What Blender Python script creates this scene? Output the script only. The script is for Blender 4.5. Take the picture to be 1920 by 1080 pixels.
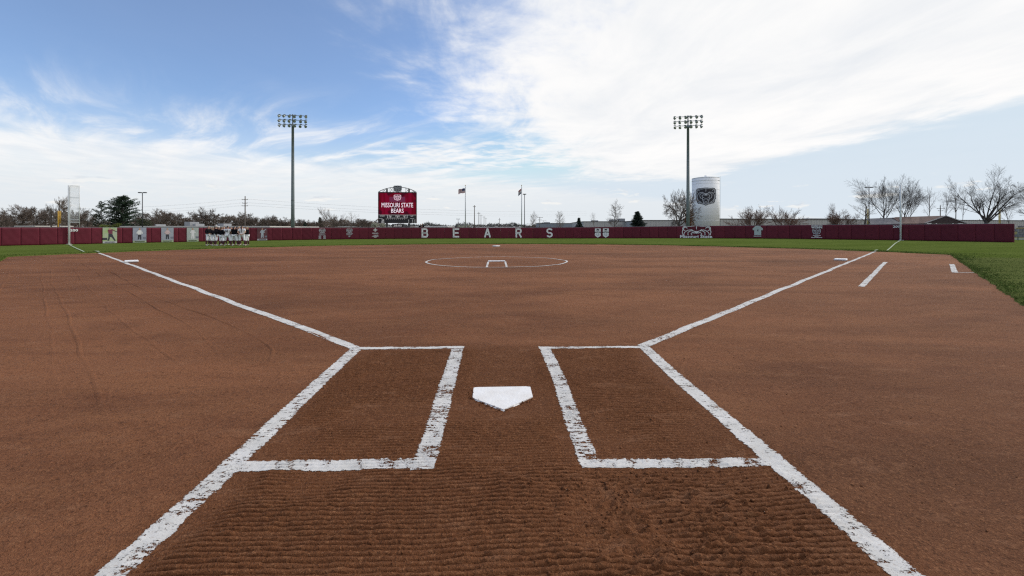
import bpy, bmesh, math, random
import numpy as np
from mathutils import Vector, Matrix, geometry

R = math.radians
scene = bpy.context.scene
C = scene.collection
for o in list(bpy.data.objects):
    bpy.data.objects.remove(o)

# ------------------------------------------------------------------ camera
CAM = np.array([-0.0521, -2.8460, 1.1631])
FPX, YAW, HORIZON = 833.0, -0.0370, 429.2      # level camera, shifted lens
cam_d = bpy.data.cameras.new('camera')
cam_d.sensor_width = 36.0
cam_d.lens = FPX / 1920 * 36.0
cam_d.shift_y = -(540.0 - HORIZON) / 1920
cam_d.clip_start = 0.05
cam_d.clip_end = 6000
cam = bpy.data.objects.new('camera', cam_d)
C.objects.link(cam)
cam.location = CAM
cam.rotation_euler = (math.pi / 2, 0, YAW)
scene.camera = cam

# ------------------------------------------------------------------ light and sky
SUN_AZ, SUN_EL = 62.0, 34.0          # degrees clockwise from +Y, above the horizon
SKY_STRENGTH = 0.13
CLOUD = 6.5                          # cloud brightness before the strength
sun_d = bpy.data.lights.new('sun', 'SUN')
sun_d.energy = 1.9
sun_d.angle = R(4.0)
sun_d.color = (1.0, 0.94, 0.86)
sun = bpy.data.objects.new('sun', sun_d)
C.objects.link(sun)
sv = Vector((math.sin(R(SUN_AZ)) * math.cos(R(SUN_EL)), math.cos(R(SUN_AZ)) * math.cos(R(SUN_EL)), math.sin(R(SUN_EL))))
sun.rotation_euler = sv.to_track_quat('Z', 'Y').to_euler()
sun.location = (60, 40, 60)

scene.cycles.use_denoising = False      # keeps the grain of clay and twigs
scene.cycles.filter_width = 1.25
scene.view_settings.view_transform = 'Standard'
scene.view_settings.look = 'None'
scene.view_settings.exposure = 0.15
scene.view_settings.gamma = 1.0
scene.view_settings.use_curve_mapping = False


class NT:
    """small helper to write node trees as expressions"""
    def __init__(self, tree):
        self.t = tree
        tree.nodes.clear()

    def node(self, typ, **kw):
        n = self.t.nodes.new(typ)
        for k, v in kw.items():
            setattr(n, k, v)
        return n

    def link(self, a, b):
        self.t.links.new(a, b)

    def put(self, sock, v):
        if isinstance(v, bpy.types.NodeSocket):
            self.link(v, sock)
        else:
            sock.default_value = v

    def m(self, op, a, b=None, c=None, clamp=False):
        n = self.node('ShaderNodeMath', operation=op, use_clamp=clamp)
        self.put(n.inputs[0], a)
        if b is not None:
            self.put(n.inputs[1], b)
        if c is not None:
            self.put(n.inputs[2], c)
        return n.outputs[0]

    def add(self, a, b): return self.m('ADD', a, b)
    def sub(self, a, b): return self.m('SUBTRACT', a, b)
    def mul(self, a, b): return self.m('MULTIPLY', a, b)

    def step(self, v, a, b, o0=0.0, o1=1.0):
        n = self.node('ShaderNodeMapRange', interpolation_type='SMOOTHSTEP')
        self.put(n.inputs[0], v)
        for i, x in enumerate((a, b, o0, o1)):
            self.put(n.inputs[i + 1], x)
        return n.outputs[0]

    def xyz(self, x, y, z=0.0):
        n = self.node('ShaderNodeCombineXYZ')
        for i, v in enumerate((x, y, z)):
            self.put(n.inputs[i], v)
        return n.outputs[0]

    def sep(self, v):
        n = self.node('ShaderNodeSeparateXYZ')
        self.link(v, n.inputs[0])
        return n.outputs

    def noise(self, vec, scale, detail=3.0, rough=0.55, dist=0.0):
        n = self.node('ShaderNodeTexNoise')
        self.link(vec, n.inputs['Vector'])
        n.inputs['Scale'].default_value = scale
        n.inputs['Detail'].default_value = detail
        n.inputs['Roughness'].default_value = rough
        n.inputs['Distortion'].default_value = dist
        return n.outputs['Fac']

    def mapping(self, vec, rot=0.0, sc=(1, 1, 1), loc=(0, 0, 0)):
        n = self.node('ShaderNodeMapping')
        self.link(vec, n.inputs[0])
        n.inputs['Location'].default_value = loc
        n.inputs['Rotation'].default_value = (0, 0, rot)
        n.inputs['Scale'].default_value = sc
        return n.outputs[0]

    def mix(self, f, a, b):
        n = self.node('ShaderNodeMix', data_type='RGBA')
        self.put(n.inputs[0], f)
        for s, v in ((n.inputs[6], a), (n.inputs[7], b)):
            if isinstance(v, bpy.types.NodeSocket):
                self.link(v, s)
            else:
                s.default_value = (*v[:3], 1.0)
        return n.outputs[2]


world = bpy.data.worlds.new('World')
scene.world = world
world.use_nodes = True
w = NT(world.node_tree)
tc = w.node('ShaderNodeTexCoord').outputs['Generated']
sky = w.node('ShaderNodeTexSky', sky_type='NISHITA')
sky.sun_disc = False
sky.sun_elevation = R(SUN_EL)
sky.sun_rotation = R(SUN_AZ)
sky.altitude = 400
sky.air_density = 1.0
sky.dust_density = 0.4
sky.ozone_density = 3.0
dx, dy, dz = w.sep(tc)
zc = w.m('MAXIMUM', dz, 0.02)
X = w.m('DIVIDE', dx, zc)            # the cloud layer seen as a plane overhead
Y = w.m('DIVIDE', dy, zc)
pl = w.xyz(X, Y)
# noises on the layer; the fibres run along the bands
n_big = w.noise(pl, 0.55, 5, 0.6, 0.6)
n_mid = w.noise(w.mapping(pl, R(-35), (1.0, 0.45, 1)), 1.9, 7, 0.62, 0.5)
n_fib = w.noise(w.mapping(w.mapping(pl, R(-41)), 0, (1.7, 0.40, 1)), 1.15, 7, 0.60, 0.6)
n_puf = w.noise(pl, 3.0, 6, 0.58, 0.3)
# one broad sheet of cloud crossing overhead
L = w.sub(w.add(X, 0.62), w.mul(w.m('MAXIMUM', w.sub(Y, 3.6), 0.0), 0.38))
Rr = w.sub(4.35, X)
E = w.mul(w.sub(9.6, Y), 0.6)
d1 = w.m('SMOOTH_MIN', L, w.m('SMOOTH_MIN', w.mul(Rr, 1.4), E, 0.4), 0.4)
jit = w.add(w.mul(w.sub(n_mid, 0.5), 1.9), w.add(w.mul(w.sub(n_big, 0.5), 0.9), w.mul(w.sub(n_puf, 0.5), 1.1)))
covA = w.step(w.add(d1, jit), -0.35, 1.35)
# a far bank low on the left
d2 = w.mul(w.sub(w.sub(Y, X), 9.1), 0.42)
covB = w.mul(w.step(w.add(d2, w.mul(w.sub(n_mid, 0.5), 1.0)), -0.55, 0.8), 0.64)
# thin streaks between them
mC = w.mul(w.step(w.sub(Y, w.mul(X, 0.55)), 3.0, 6.2), w.step(X, 3.0, -0.4))
mC = w.m('MAXIMUM', mC, w.mul(w.step(Y, 1.0, -1.0), 0.85))       # same cirrus added unseen behind the camera, to brighten shaded faces
covC = w.mul(w.mul(w.step(n_fib, 0.34, 0.80), mC), 0.85)
# ripple patch in the middle
g = w.add(w.m('POWER', w.m('DIVIDE', w.add(X, 0.35), 1.5), 2.0), w.m('POWER', w.m('DIVIDE', w.sub(Y, 6.3), 1.5), 2.0))
covD = w.mul(w.mul(w.step(g, 1.5, 0.2), w.step(n_puf, 0.36, 0.68)), 0.62)
# small low cumulus strung along the horizon
az = w.m('ARCTAN2', dx, dy)
pe = w.xyz(w.mul(az, 9.0), w.mul(dz, 42.0))
n_cu = w.noise(pe, 1.3, 5, 0.6, 0.1)
n_cu2 = w.noise(w.mapping(pe, 0, (1, 1, 1), (0, -0.22, 0)), 1.3, 5, 0.6, 0.1)
band = w.mul(w.step(dz, 0.026, 0.046), w.step(dz, 0.100, 0.066))
cu = w.mul(w.step(n_cu, 0.585, 0.65), band)
cu_lit = w.step(w.sub(n_cu, n_cu2), -0.06, 0.06)
inv = lambda c: w.sub(1.0, c)
clear = w.mul(w.mul(inv(covA), inv(covB)), w.mul(inv(covC), inv(covD)))
cov = inv(clear)
haze_low = w.step(dz, 0.26, 0.0, 0.0, 0.90)
tint = w.node('ShaderNodeMix', data_type='RGBA', blend_type='MULTIPLY')
tint.inputs[0].default_value = 1.0
w.link(sky.outputs[0], tint.inputs[6])
soft = w.node('ShaderNodeVectorMath', operation='MINIMUM')      # film shoulder: the pale sky by the sun does not clip
w.link(tint.outputs[2], soft.inputs[0])
soft.inputs[1].default_value = (4.3, 5.2, 6.0)
tint.inputs[7].default_value = (0.90, 1.01, 1.14, 1)
base_sky = w.mix(haze_low, soft.outputs[0], (CLOUD * 0.77, CLOUD * 0.85, CLOUD * 0.93))
thin = w.add(w.mul(w.step(cov, 0.0, 0.97), 0.92), 0.08)
tex = w.step(w.add(w.mul(n_big, 0.6), w.mul(n_mid, 0.5)), 0.30, 0.70)
fullw = w.mix(tex, (CLOUD * 0.88, CLOUD * 0.91, CLOUD * 0.95), (CLOUD * 1.07, CLOUD * 1.06, CLOUD * 1.05))
low_bank = w.mix(w.step(dz, 0.02, 0.16), (CLOUD * 0.84, CLOUD * 0.88, CLOUD * 0.91), fullw)
c1 = w.mix(thin, base_sky, low_bank)
cu_col = w.mix(cu_lit, (CLOUD * 0.66, CLOUD * 0.71, CLOUD * 0.79), (CLOUD * 1.0, CLOUD * 0.99, CLOUD * 0.96))
c2 = w.mix(w.mul(cu, 0.75), c1, cu_col)
bg = w.node('ShaderNodeBackground')
w.link(c2, bg.inputs[0])
bg.inputs[1].default_value = SKY_STRENGTH
wo = w.node('ShaderNodeOutputWorld')
w.link(bg.outputs[0], wo.inputs[0])

# ------------------------------------------------------------------ measuring helpers
_cy, _sy = math.cos(YAW), math.sin(YAW)


def project(p):
    d = np.asarray(p, float) - CAM
    Xc = _cy * d[0] + _sy * d[1]
    D = -_sy * d[0] + _cy * d[1]
    return 960 + FPX * Xc / D, HORIZON - FPX * d[2] / D, D


def ray(px, py):
    u, v = (px - 960) / FPX, (HORIZON - py) / FPX
    return np.array([_cy * u - _sy, _sy * u + _cy, v])


def at(px, py, D):
    """the world point seen at a measured photo position, D metres deep"""
    return Vector(CAM + ray(px, py) * D)


def ground_at(px, py, z=0.0):
    r = ray(px, py)
    return Vector(CAM + r * ((z - CAM[2]) / r[2]))


# ------------------------------------------------------------------ materials
MATS = {}


def mat(name, col, rough=0.7, var=0.0, vscale=3.0, bump=0.0, bscale=40.0, metal=0.0, emit=0.0, col2=None, spec=0.5):
    if name in MATS:
        return MATS[name]
    m = bpy.data.materials.new(name)
    m.use_nodes = True
    n = NT(m.node_tree)
    b = n.node('ShaderNodeBsdfPrincipled')
    out = n.node('ShaderNodeOutputMaterial')
    n.link(b.outputs[0], out.inputs[0])
    b.inputs['Roughness'].default_value = rough
    b.inputs['Metallic'].default_value = metal
    b.inputs['Specular IOR Level'].default_value = spec
    co = n.node('ShaderNodeTexCoord').outputs['Object']
    if var > 0 or col2:
        f = n.noise(co, vscale, 4, 0.6)
        a = [max(0, c * (1 - var)) for c in col] if not col2 else col
        z = [c * (1 + var) for c in col] if not col2 else col2
        c = n.mix(n.step(f, 0.3, 0.7), a, z)
        n.link(c, b.inputs['Base Color'])
        if emit:
            n.link(c, b.inputs['Emission Color'])
    else:
        b.inputs['Base Color'].default_value = (*col, 1)
        if emit:
            b.inputs['Emission Color'].default_value = (*col, 1)
    if emit:
        b.inputs['Emission Strength'].default_value = emit
    if bump > 0:
        bn = n.node('ShaderNodeBump')
        bn.inputs['Strength'].default_value = bump
        bn.inputs['Distance'].default_value = 0.02
        n.link(n.noise(co, bscale, 4, 0.6), bn.inputs['Height'])
        n.link(bn.outputs[0], b.inputs['Normal'])
    MATS[name] = m
    return m


def dirt_material():
    m = bpy.data.materials.new('infield_clay')
    m.use_nodes = True
    n = NT(m.node_tree)
    b = n.node('ShaderNodeBsdfPrincipled')
    out = n.node('ShaderNodeOutputMaterial')
    n.link(b.outputs[0], out.inputs[0])
    b.inputs['Roughness'].default_value = 0.95
    b.inputs['Specular IOR Level'].default_value = 0.12
    co = n.node('ShaderNodeTexCoord').outputs['Object']
    x, y, z = n.sep(co)
    macro = n.noise(n.mapping(co, R(20), (0.5, 1.3, 1)), 0.33, 5, 0.6, 0.7)
    mid = n.noise(n.mapping(co, R(-8), (0.6, 1.5, 1)), 1.7, 5, 0.62, 0.3)
    grain = n.noise(co, 95, 3, 0.7)
    grain2 = n.noise(co, 260, 2, 0.6)
    damp = n.noise(n.mapping(co, 0, (0.10, 0.5, 1)), 0.9, 4, 0.6, 0.4)
    dry = (0.256, 0.105, 0.050)
    moist = (0.140, 0.054, 0.026)
    c = n.mix(n.step(macro, 0.33, 0.68), moist, dry)
    patch = n.noise(n.mapping(co, R(-30), (0.8, 1.5, 1)), 0.75, 5, 0.65, 1.2)
    c = n.mix(n.mul(n.step(patch, 0.50, 0.66), 0.50), c, (0.130, 0.050, 0.025))
    c = n.mix(n.mul(n.step(mid, 0.35, 0.75), 0.30), c, (0.285, 0.130, 0.060))
    c = n.mix(n.mul(n.step(damp, 0.52, 0.68), 0.62), c, (0.098, 0.040, 0.019))
    # freshly raked, damp ground round the plate and the catcher's box
    wob = n.mul(n.sub(mid, 0.5), 0.30)
    ax = n.add(n.m('ABSOLUTE', x), wob)
    rk = n.mul(n.step(ax, 1.52, 1.30), n.step(n.add(y, wob), 1.75, 1.40))
    c = n.mix(n.mul(rk, 0.70), c, (0.120, 0.044, 0.0165))
    speck = n.noise(co, 34, 5, 0.75)
    scuff = n.noise(n.mapping(co, R(12), (0.8, 2.2, 1)), 3.2, 6, 0.68, 0.6)
    c = n.mix(n.mul(n.step(scuff, 0.54, 0.72), 0.50), c, (0.275, 0.135, 0.075))
    c = n.mix(n.mul(n.step(scuff, 0.44, 0.28), 0.40), c, (0.085, 0.035, 0.017))
    c = n.mix(n.mul(n.step(speck, 0.54, 0.70), 0.50), c, (0.33, 0.155, 0.075))
    c = n.mix(n.mul(n.step(speck, 0.47, 0.32), 0.62), c, (0.050, 0.020, 0.010))
    # loose crumbs and sand grains
    c = n.mix(n.mul(n.step(grain, 0.54, 0.70), 0.62), c, (0.33, 0.155, 0.075))
    c = n.mix(n.mul(n.step(grain, 0.46, 0.32), 0.70), c, (0.055, 0.022, 0.010))
    c = n.mix(n.mul(n.step(grain2, 0.64, 0.76), 0.55), c, (0.42, 0.27, 0.175))
    n.link(c, b.inputs['Base Color'])
    h = n.add(n.add(n.mul(grain, 0.7), n.mul(n.noise(co, 30, 4, 0.6), 0.5)), n.mul(grain2, 0.3))
    bn = n.node('ShaderNodeBump')
    bn.inputs['Strength'].default_value = 1.0
    bn.inputs['Distance'].default_value = 0.015
    n.link(h, bn.inputs['Height'])
    n.link(bn.outputs[0], b.inputs['Normal'])
    return m


def grass_material(name, a, bcol, stripes=True):
    m = bpy.data.materials.new(name)
    m.use_nodes = True
    n = NT(m.node_tree)
    b = n.node('ShaderNodeBsdfPrincipled')
    out = n.node('ShaderNodeOutputMaterial')
    n.link(b.outputs[0], out.inputs[0])
    b.inputs['Roughness'].default_value = 1.0
    b.inputs['Specular IOR Level'].default_value = 0.0
    co = n.node('ShaderNodeTexCoord').outputs['Object']
    f = n.noise(n.mapping(co, 0, (0.4, 1, 1)), 0.35, 5, 0.6)
    f2 = n.noise(co, 14, 4, 0.65)
    c = n.mix(n.step(f, 0.3, 0.7), a, bcol)
    c = n.mix(n.mul(n.step(f2, 0.45, 0.75), 0.4), c, (0.115, 0.145, 0.034))
    c = n.mix(n.mul(n.step(f2, 0.48, 0.28), 0.5), c, (0.030, 0.050, 0.012))
    gx_, gy_, gz_ = n.sep(co)
    foul = n.mul(n.step(n.add(gy_, n.mul(n.sub(f, 0.5), 0.8)), 14.2, 13.8), 0.55)      # worn, drier turf in foul ground
    c = n.mix(foul, c, (0.115, 0.125, 0.050))
    n.link(c, b.inputs['Base Color'])
    bn = n.node('ShaderNodeBump')
    bn.inputs['Strength'].default_value = 0.8
    bn.inputs['Distance'].default_value = 0.04
    n.link(n.noise(co, 45, 3, 0.7), bn.inputs['Height'])
    n.link(bn.outputs[0], b.inputs['Normal'])
    return m


M_DIRT = dirt_material()
M_GRASS = grass_material('outfield_turf', (0.084, 0.118, 0.024), (0.114, 0.146, 0.037))
M_FIELD = grass_material('rough_ground', (0.10, 0.105, 0.05), (0.14, 0.125, 0.07))
M_BLADE = mat('grass_blade', (0.090, 0.128, 0.026), 0.9, var=0.3, vscale=2.0, spec=0.1)
def chalk_material():
    m = bpy.data.materials.new('chalk')
    m.use_nodes = True
    n = NT(m.node_tree)
    b = n.node('ShaderNodeBsdfPrincipled')
    out = n.node('ShaderNodeOutputMaterial')
    n.link(b.outputs[0], out.inputs[0])
    b.inputs['Roughness'].default_value = 1.0
    b.inputs['Specular IOR Level'].default_value = 0.05
    co = n.node('ShaderNodeTexCoord').outputs['Object']
    f1 = n.noise(n.mapping(co, 0, (1, 1.6, 1)), 62, 5, 0.72)
    f2 = n.noise(co, 4.5, 4, 0.6)
    c = n.mix(n.step(f2, 0.3, 0.7), (0.56, 0.55, 0.53), (0.66, 0.65, 0.64))
    c = n.mix(n.mul(n.step(f1, 0.46, 0.30), 0.6), c, (0.30, 0.20, 0.145))
    n.link(c, b.inputs['Base Color'])
    cv = n.node('ShaderNodeAttribute', attribute_name='cover').outputs['Fac']
    # powder: the clay shows wherever the grains are thin
    f3 = n.noise(co, 150, 3, 0.75)
    grain = n.step(n.add(n.mul(f1, 0.6), n.mul(f3, 0.4)), 0.28, 0.72)
    n.link(n.step(n.sub(cv, grain), -0.10, 0.12), b.inputs['Alpha'])
    bn = n.node('ShaderNodeBump')
    bn.inputs['Strength'].default_value = 0.5
    bn.inputs['Distance'].default_value = 0.008
    n.link(f1, bn.inputs['Height'])
    n.link(bn.outputs[0], b.inputs['Normal'])
    return m


M_CHALK = chalk_material()
M_LINE = mat('painted_turf_line', (0.30, 0.36, 0.24), 0.9, var=0.2, vscale=6)
M_RUBBER = mat('white_rubber', (0.80, 0.81, 0.83), 0.55, var=0.05, vscale=9, bump=0.15, bscale=60)
M_MAROON = mat('maroon_vinyl', (0.112, 0.0130, 0.025), 0.62, var=0.10, vscale=1.2, bump=0.30, bscale=2.6, spec=0.2)
M_MAROON2 = mat('maroon_vinyl_faded', (0.120, 0.0150, 0.028), 0.65, var=0.10, vscale=1.5, bump=0.35, bscale=3.1, spec=0.2)
M_MAROON3 = mat('maroon_vinyl_dark', (0.106, 0.0120, 0.024), 0.60, var=0.10, vscale=1.0, bump=0.30, bscale=2.2, spec=0.2)
M_WHITE = mat('white_vinyl_print', (0.72, 0.72, 0.73), 0.6, var=0.04)
M_SILVER = mat('silver_print', (0.42, 0.43, 0.46), 0.6)
M_BLACK = mat('black_print', (0.012, 0.010, 0.013), 0.6)
M_STEEL = mat('galvanized_steel', (0.17, 0.20, 0.215), 0.55, var=0.12, vscale=2, metal=0.2)
M_DARKSTEEL = mat('dark_steel', (0.03, 0.032, 0.036), 0.5, var=0.1)
M_WPOLE = mat('white_pole_paint', (0.70, 0.71, 0.72), 0.5, var=0.04)
M_YELLOW = mat('yellow_pole_paint', (0.62, 0.36, 0.03), 0.5, var=0.06)
M_WOOD = mat('weathered_wood', (0.12, 0.10, 0.085), 0.9, var=0.25, vscale=4)
M_LAMP = mat('lamp_reflector', (0.30, 0.33, 0.30), 0.35, metal=0.4)
M_GLASS = mat('lamp_glass', (0.30, 0.33, 0.32), 0.12, spec=0.8)
M_BARK = mat('bark_grey', (0.068, 0.056, 0.050), 0.95, var=0.3, vscale=1.5)
M_BARK2 = mat('bark_brown', (0.105, 0.070, 0.052), 0.95, var=0.3, vscale=1.5)
M_TWIG = mat('twig_grey_brown', (0.150, 0.116, 0.096), 0.95, var=0.3, vscale=0.5)
M_TWIGR = mat('twig_reddish', (0.165, 0.090, 0.066), 0.95, var=0.3, vscale=0.5)
M_TWIGP = mat('twig_pale', (0.20, 0.165, 0.135), 0.95, var=0.2, vscale=0.5)
M_PINE = mat('pine_needles', (0.016, 0.038, 0.015), 0.8, var=0.45, vscale=1.2)
M_SPRUCE = mat('spruce_needles', (0.017, 0.034, 0.021), 0.8, var=0.45, vscale=1.2)
M_BLOOM = mat('pale_blossom', (0.36, 0.37, 0.30), 0.9, var=0.2, vscale=1.0)
M_RUST = mat('rust_brown_leaves', (0.17, 0.075, 0.030), 0.9, var=0.35, vscale=1.0)
M_YGREEN = mat('yellow_green_leaves', (0.090, 0.115, 0.022), 0.9, var=0.35, vscale=1.0)


# ------------------------------------------------------------------ object helpers
def link(o, parent=None):
    C.objects.link(o)
    if parent is not None:
        o.parent = parent
    return o


def tag(o, label=None, cat=None, group=None, kind=None):
    if label: o['label'] = label
    if cat: o['category'] = cat
    if group: o['group'] = group
    if kind: o['kind'] = kind
    return o


def thing(name, label, cat, loc=(0, 0, 0), rz=0.0, group=None):
    o = bpy.data.objects.new(name, None)
    o.empty_display_size = 0.3
    o.location = loc
    o.rotation_euler = (0, 0, rz)
    return tag(link(o), label, cat, group)


def mobj(name, me, parent=None, material=None, loc=None, rot=None):
    if material is not None and not me.materials:
        me.materials.append(material)
    o = bpy.data.objects.new(name, me)
    if loc is not None: o.location = loc
    if rot is not None: o.rotation_euler = rot
    return link(o, parent)


def mesh_np(name, v, f, smooth=False):
    """fast mesh from arrays; f is (n,3) or (n,4)"""
    v = np.asarray(v, np.float32)
    f = np.asarray(f, np.int32)
    me = bpy.data.meshes.new(name)
    n, k = f.shape
    me.vertices.add(len(v))
    me.vertices.foreach_set('co', v.ravel())
    me.loops.add(n * k)
    me.loops.foreach_set('vertex_index', f.ravel())
    me.polygons.add(n)
    me.polygons.foreach_set('loop_start', np.arange(0, n * k, k, dtype=np.int32))
    me.polygons.foreach_set('loop_total', np.full(n, k, np.int32))
    if smooth:
        me.polygons.foreach_set('use_smooth', np.ones(n, bool))
    me.update(calc_edges=True)
    return me


class MB:
    """collects boxes, tubes, lathes and plates, builds ONE mesh"""
    def __init__(self):
        self.bm = bmesh.new()

    def box(self, c, s, rot=None, bevel=0.0):
        r = bmesh.ops.create_cube(self.bm, size=1.0)
        vs = r['verts']
        M = Matrix.Translation(c) @ (rot.to_4x4() if rot is not None else Matrix.Identity(4)) @ Matrix.Diagonal((*s, 1))
        bmesh.ops.transform(self.bm, matrix=M, verts=vs)
        if bevel > 0:
            es = list({e for v in vs for e in v.link_edges})
            bmesh.ops.bevel(self.bm, geom=es, offset=bevel, segments=2, affect='EDGES', profile=0.5)
        return self

    def tube(self, pts, radii, n=8, caps=True):
        pts = [Vector(p) for p in pts]
        if not hasattr(radii, '__len__'):
            radii = [radii] * len(pts)
        rings = []
        ref = None
        for i, p in enumerate(pts):
            d = (pts[min(i + 1, len(pts) - 1)] - pts[max(i - 1, 0)]).normalized()
            if ref is None:
                ref = d.orthogonal().normalized()
            u = (ref - d * ref.dot(d)).normalized()
            ref = u
            v = d.cross(u)
            rings.append([self.bm.verts.new(p + (u * math.cos(2 * math.pi * k / n) + v * math.sin(2 * math.pi * k / n)) * radii[i]) for k in range(n)])
        for a, b in zip(rings, rings[1:]):
            for k in range(n):
                f = self.bm.faces.new((a[k], a[(k + 1) % n], b[(k + 1) % n], b[k]))
                f.smooth = True
        if caps:
            self.bm.faces.new(list(reversed(rings[0])))
            self.bm.faces.new(rings[-1])
        return self

    def lathe(self, prof, M, n=12):
        rings = []
        for r, z in prof:
            rings.append([self.bm.verts.new(M @ Vector((r * math.cos(2 * math.pi * k / n), r * math.sin(2 * math.pi * k / n), z))) for k in range(n)])
        for a, b in zip(rings, rings[1:]):
            for k in range(n):
                f = self.bm.faces.new((a[k], a[(k + 1) % n], b[(k + 1) % n], b[k]))
                f.smooth = True
        self.bm.faces.new(list(reversed(rings[0])))
        self.bm.faces.new(rings[-1])
        return self

    def plate(self, poly, y0, t):
        """a polygon in local x,z made t thick, its front at y0 - t"""
        n = len(poly)
        a = [self.bm.verts.new((p[0], y0 - t, p[1])) for p in poly]
        b = [self.bm.verts.new((p[0], y0, p[1])) for p in poly]
        tri = geometry.tessellate_polygon([[Vector((p[0], p[1], 0)) for p in poly]])
        for t3 in tri:
            try:
                self.bm.faces.new([a[i] for i in t3])
                self.bm.faces.new([b[i] for i in reversed(t3)])
            except ValueError:
                pass
        for i in range(n):
            j = (i + 1) % n
            self.bm.faces.new((a[i], a[j], b[j], b[i]))
        return self

    def mesh(self, name):
        bmesh.ops.recalc_face_normals(self.bm, faces=self.bm.faces)
        me = bpy.data.meshes.new(name)
        self.bm.to_mesh(me)
        self.bm.free()
        return me

    def build(self, name, material, parent=None, loc=None, rot=None):
        return mobj(name, self.mesh(name), parent, material, loc, rot)


def copy_tree(o, parent=None):
    c = o.copy()
    C.objects.link(c)
    c.parent = parent
    for ch in list(o.children):
        copy_tree(ch, c)
    return c


def text_mesh(s, width, height, thick=0.01, bold=0.0, name='lettering'):
    """text fitted to width x height, standing in local x,z and read from -y"""
    cu = bpy.data.curves.new('t', 'FONT')
    cu.body = s
    cu.size = 1.0
    cu.offset = bold
    cu.resolution_u = 2
    cu.extrude = 0.5
    o = bpy.data.objects.new('t', cu)
    C.objects.link(o)
    dg = bpy.context.evaluated_depsgraph_get()
    me = bpy.data.meshes.new_from_object(o.evaluated_get(dg))
    bpy.data.objects.remove(o)
    bpy.data.curves.remove(cu)
    n = len(me.vertices)
    co = np.empty(n * 3, np.float32)
    me.vertices.foreach_get('co', co)
    co = co.reshape(-1, 3)
    mn, mx = co.min(0), co.max(0)
    out = np.empty_like(co)
    out[:, 0] = ((co[:, 0] - mn[0]) / (mx[0] - mn[0]) - 0.5) * width
    out[:, 2] = ((co[:, 1] - mn[1]) / (mx[1] - mn[1]) - 0.5) * height
    out[:, 1] = -(co[:, 2] + 0.5) * thick
    me.vertices.foreach_set('co', out.ravel())
    me.materials.clear()
    me.name = name
    me.update()
    return me


# ------------------------------------------------------------------ noise for the terrain
def _hash(ix, iy, seed):
    h = (ix.astype(np.int64) * 374761393 + iy.astype(np.int64) * 668265263 + seed * 982451653) & 0xFFFFFFFF
    h = ((h ^ (h >> 13)) * 1274126177) & 0xFFFFFFFF
    h = h ^ (h >> 16)
    return (h & 0xFFFFFF).astype(np.float64) / 0xFFFFFF


def vnoise(x, y, seed=0):
    ix, iy = np.floor(x), np.floor(y)
    fx, fy = x - ix, y - iy
    fx = fx * fx * (3 - 2 * fx)
    fy = fy * fy * (3 - 2 * fy)
    a, b = _hash(ix, iy, seed), _hash(ix + 1, iy, seed)
    c, d = _hash(ix, iy + 1, seed), _hash(ix + 1, iy + 1, seed)
    return (a * (1 - fx) + b * fx) * (1 - fy) + (c * (1 - fx) + d * fx) * fy


def sstep(v, a, b):
    t = np.clip((np.asarray(v, float) - a) / (b - a), 0, 1)
    return t * t * (3 - 2 * t)


# outline of the clay infield, seen from a point in its middle
CX, CY = 0.0, 11.5


def dirt_outline():
    P = []
    for t in np.linspace(R(-76.5), R(76.5), 160):
        r = 19.95 + 1.05 * math.sin(t) ** 2
        P.append((CX + r * math.sin(t), CY + r * math.cos(t)))
    a = P[-1]
    for k in np.linspace(0, 1, 60)[1:]:
        P.append((a[0] + (6.6 - a[0]) * k, a[1] + (2.2 - a[1]) * k))
    for t in np.linspace(R(72), R(288), 60)[1:-1]:
        P.append((6.95 * math.sin(t), 6.95 * math.cos(t)))
    b = P[0]
    for k in np.linspace(0, 1, 60)[:-1]:
        P.append((-6.6 + (b[0] + 6.6) * k, 2.2 + (b[1] - 2.2) * k))
    return np.array(P)


_O = dirt_outline()
_oa = np.arctan2(_O[:, 0] - CX, _O[:, 1] - CY)
_or = np.hypot(_O[:, 0] - CX, _O[:, 1] - CY)
_ix = np.argsort(_oa)
_oa, _or = _oa[_ix], _or[_ix]


def r_in(th):
    return np.interp(th, _oa, _or, period=2 * math.pi)


def terrain(x, y):
    x, y = np.asarray(x, float), np.asarray(y, float)
    th = np.arctan2(x - CX, y - CY)
    s = np.hypot(x - CX, y - CY) - r_in(th)
    back = sstep(y, 9, 26)
    z = -0.36 * sstep(s, 0.4, 8.0) * back
    z = z + back * sstep(s, 6, 22) * (0.27 * sstep(x, 4, 42) - 0.06 * sstep(-x, 10, 42))
    return z


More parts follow.
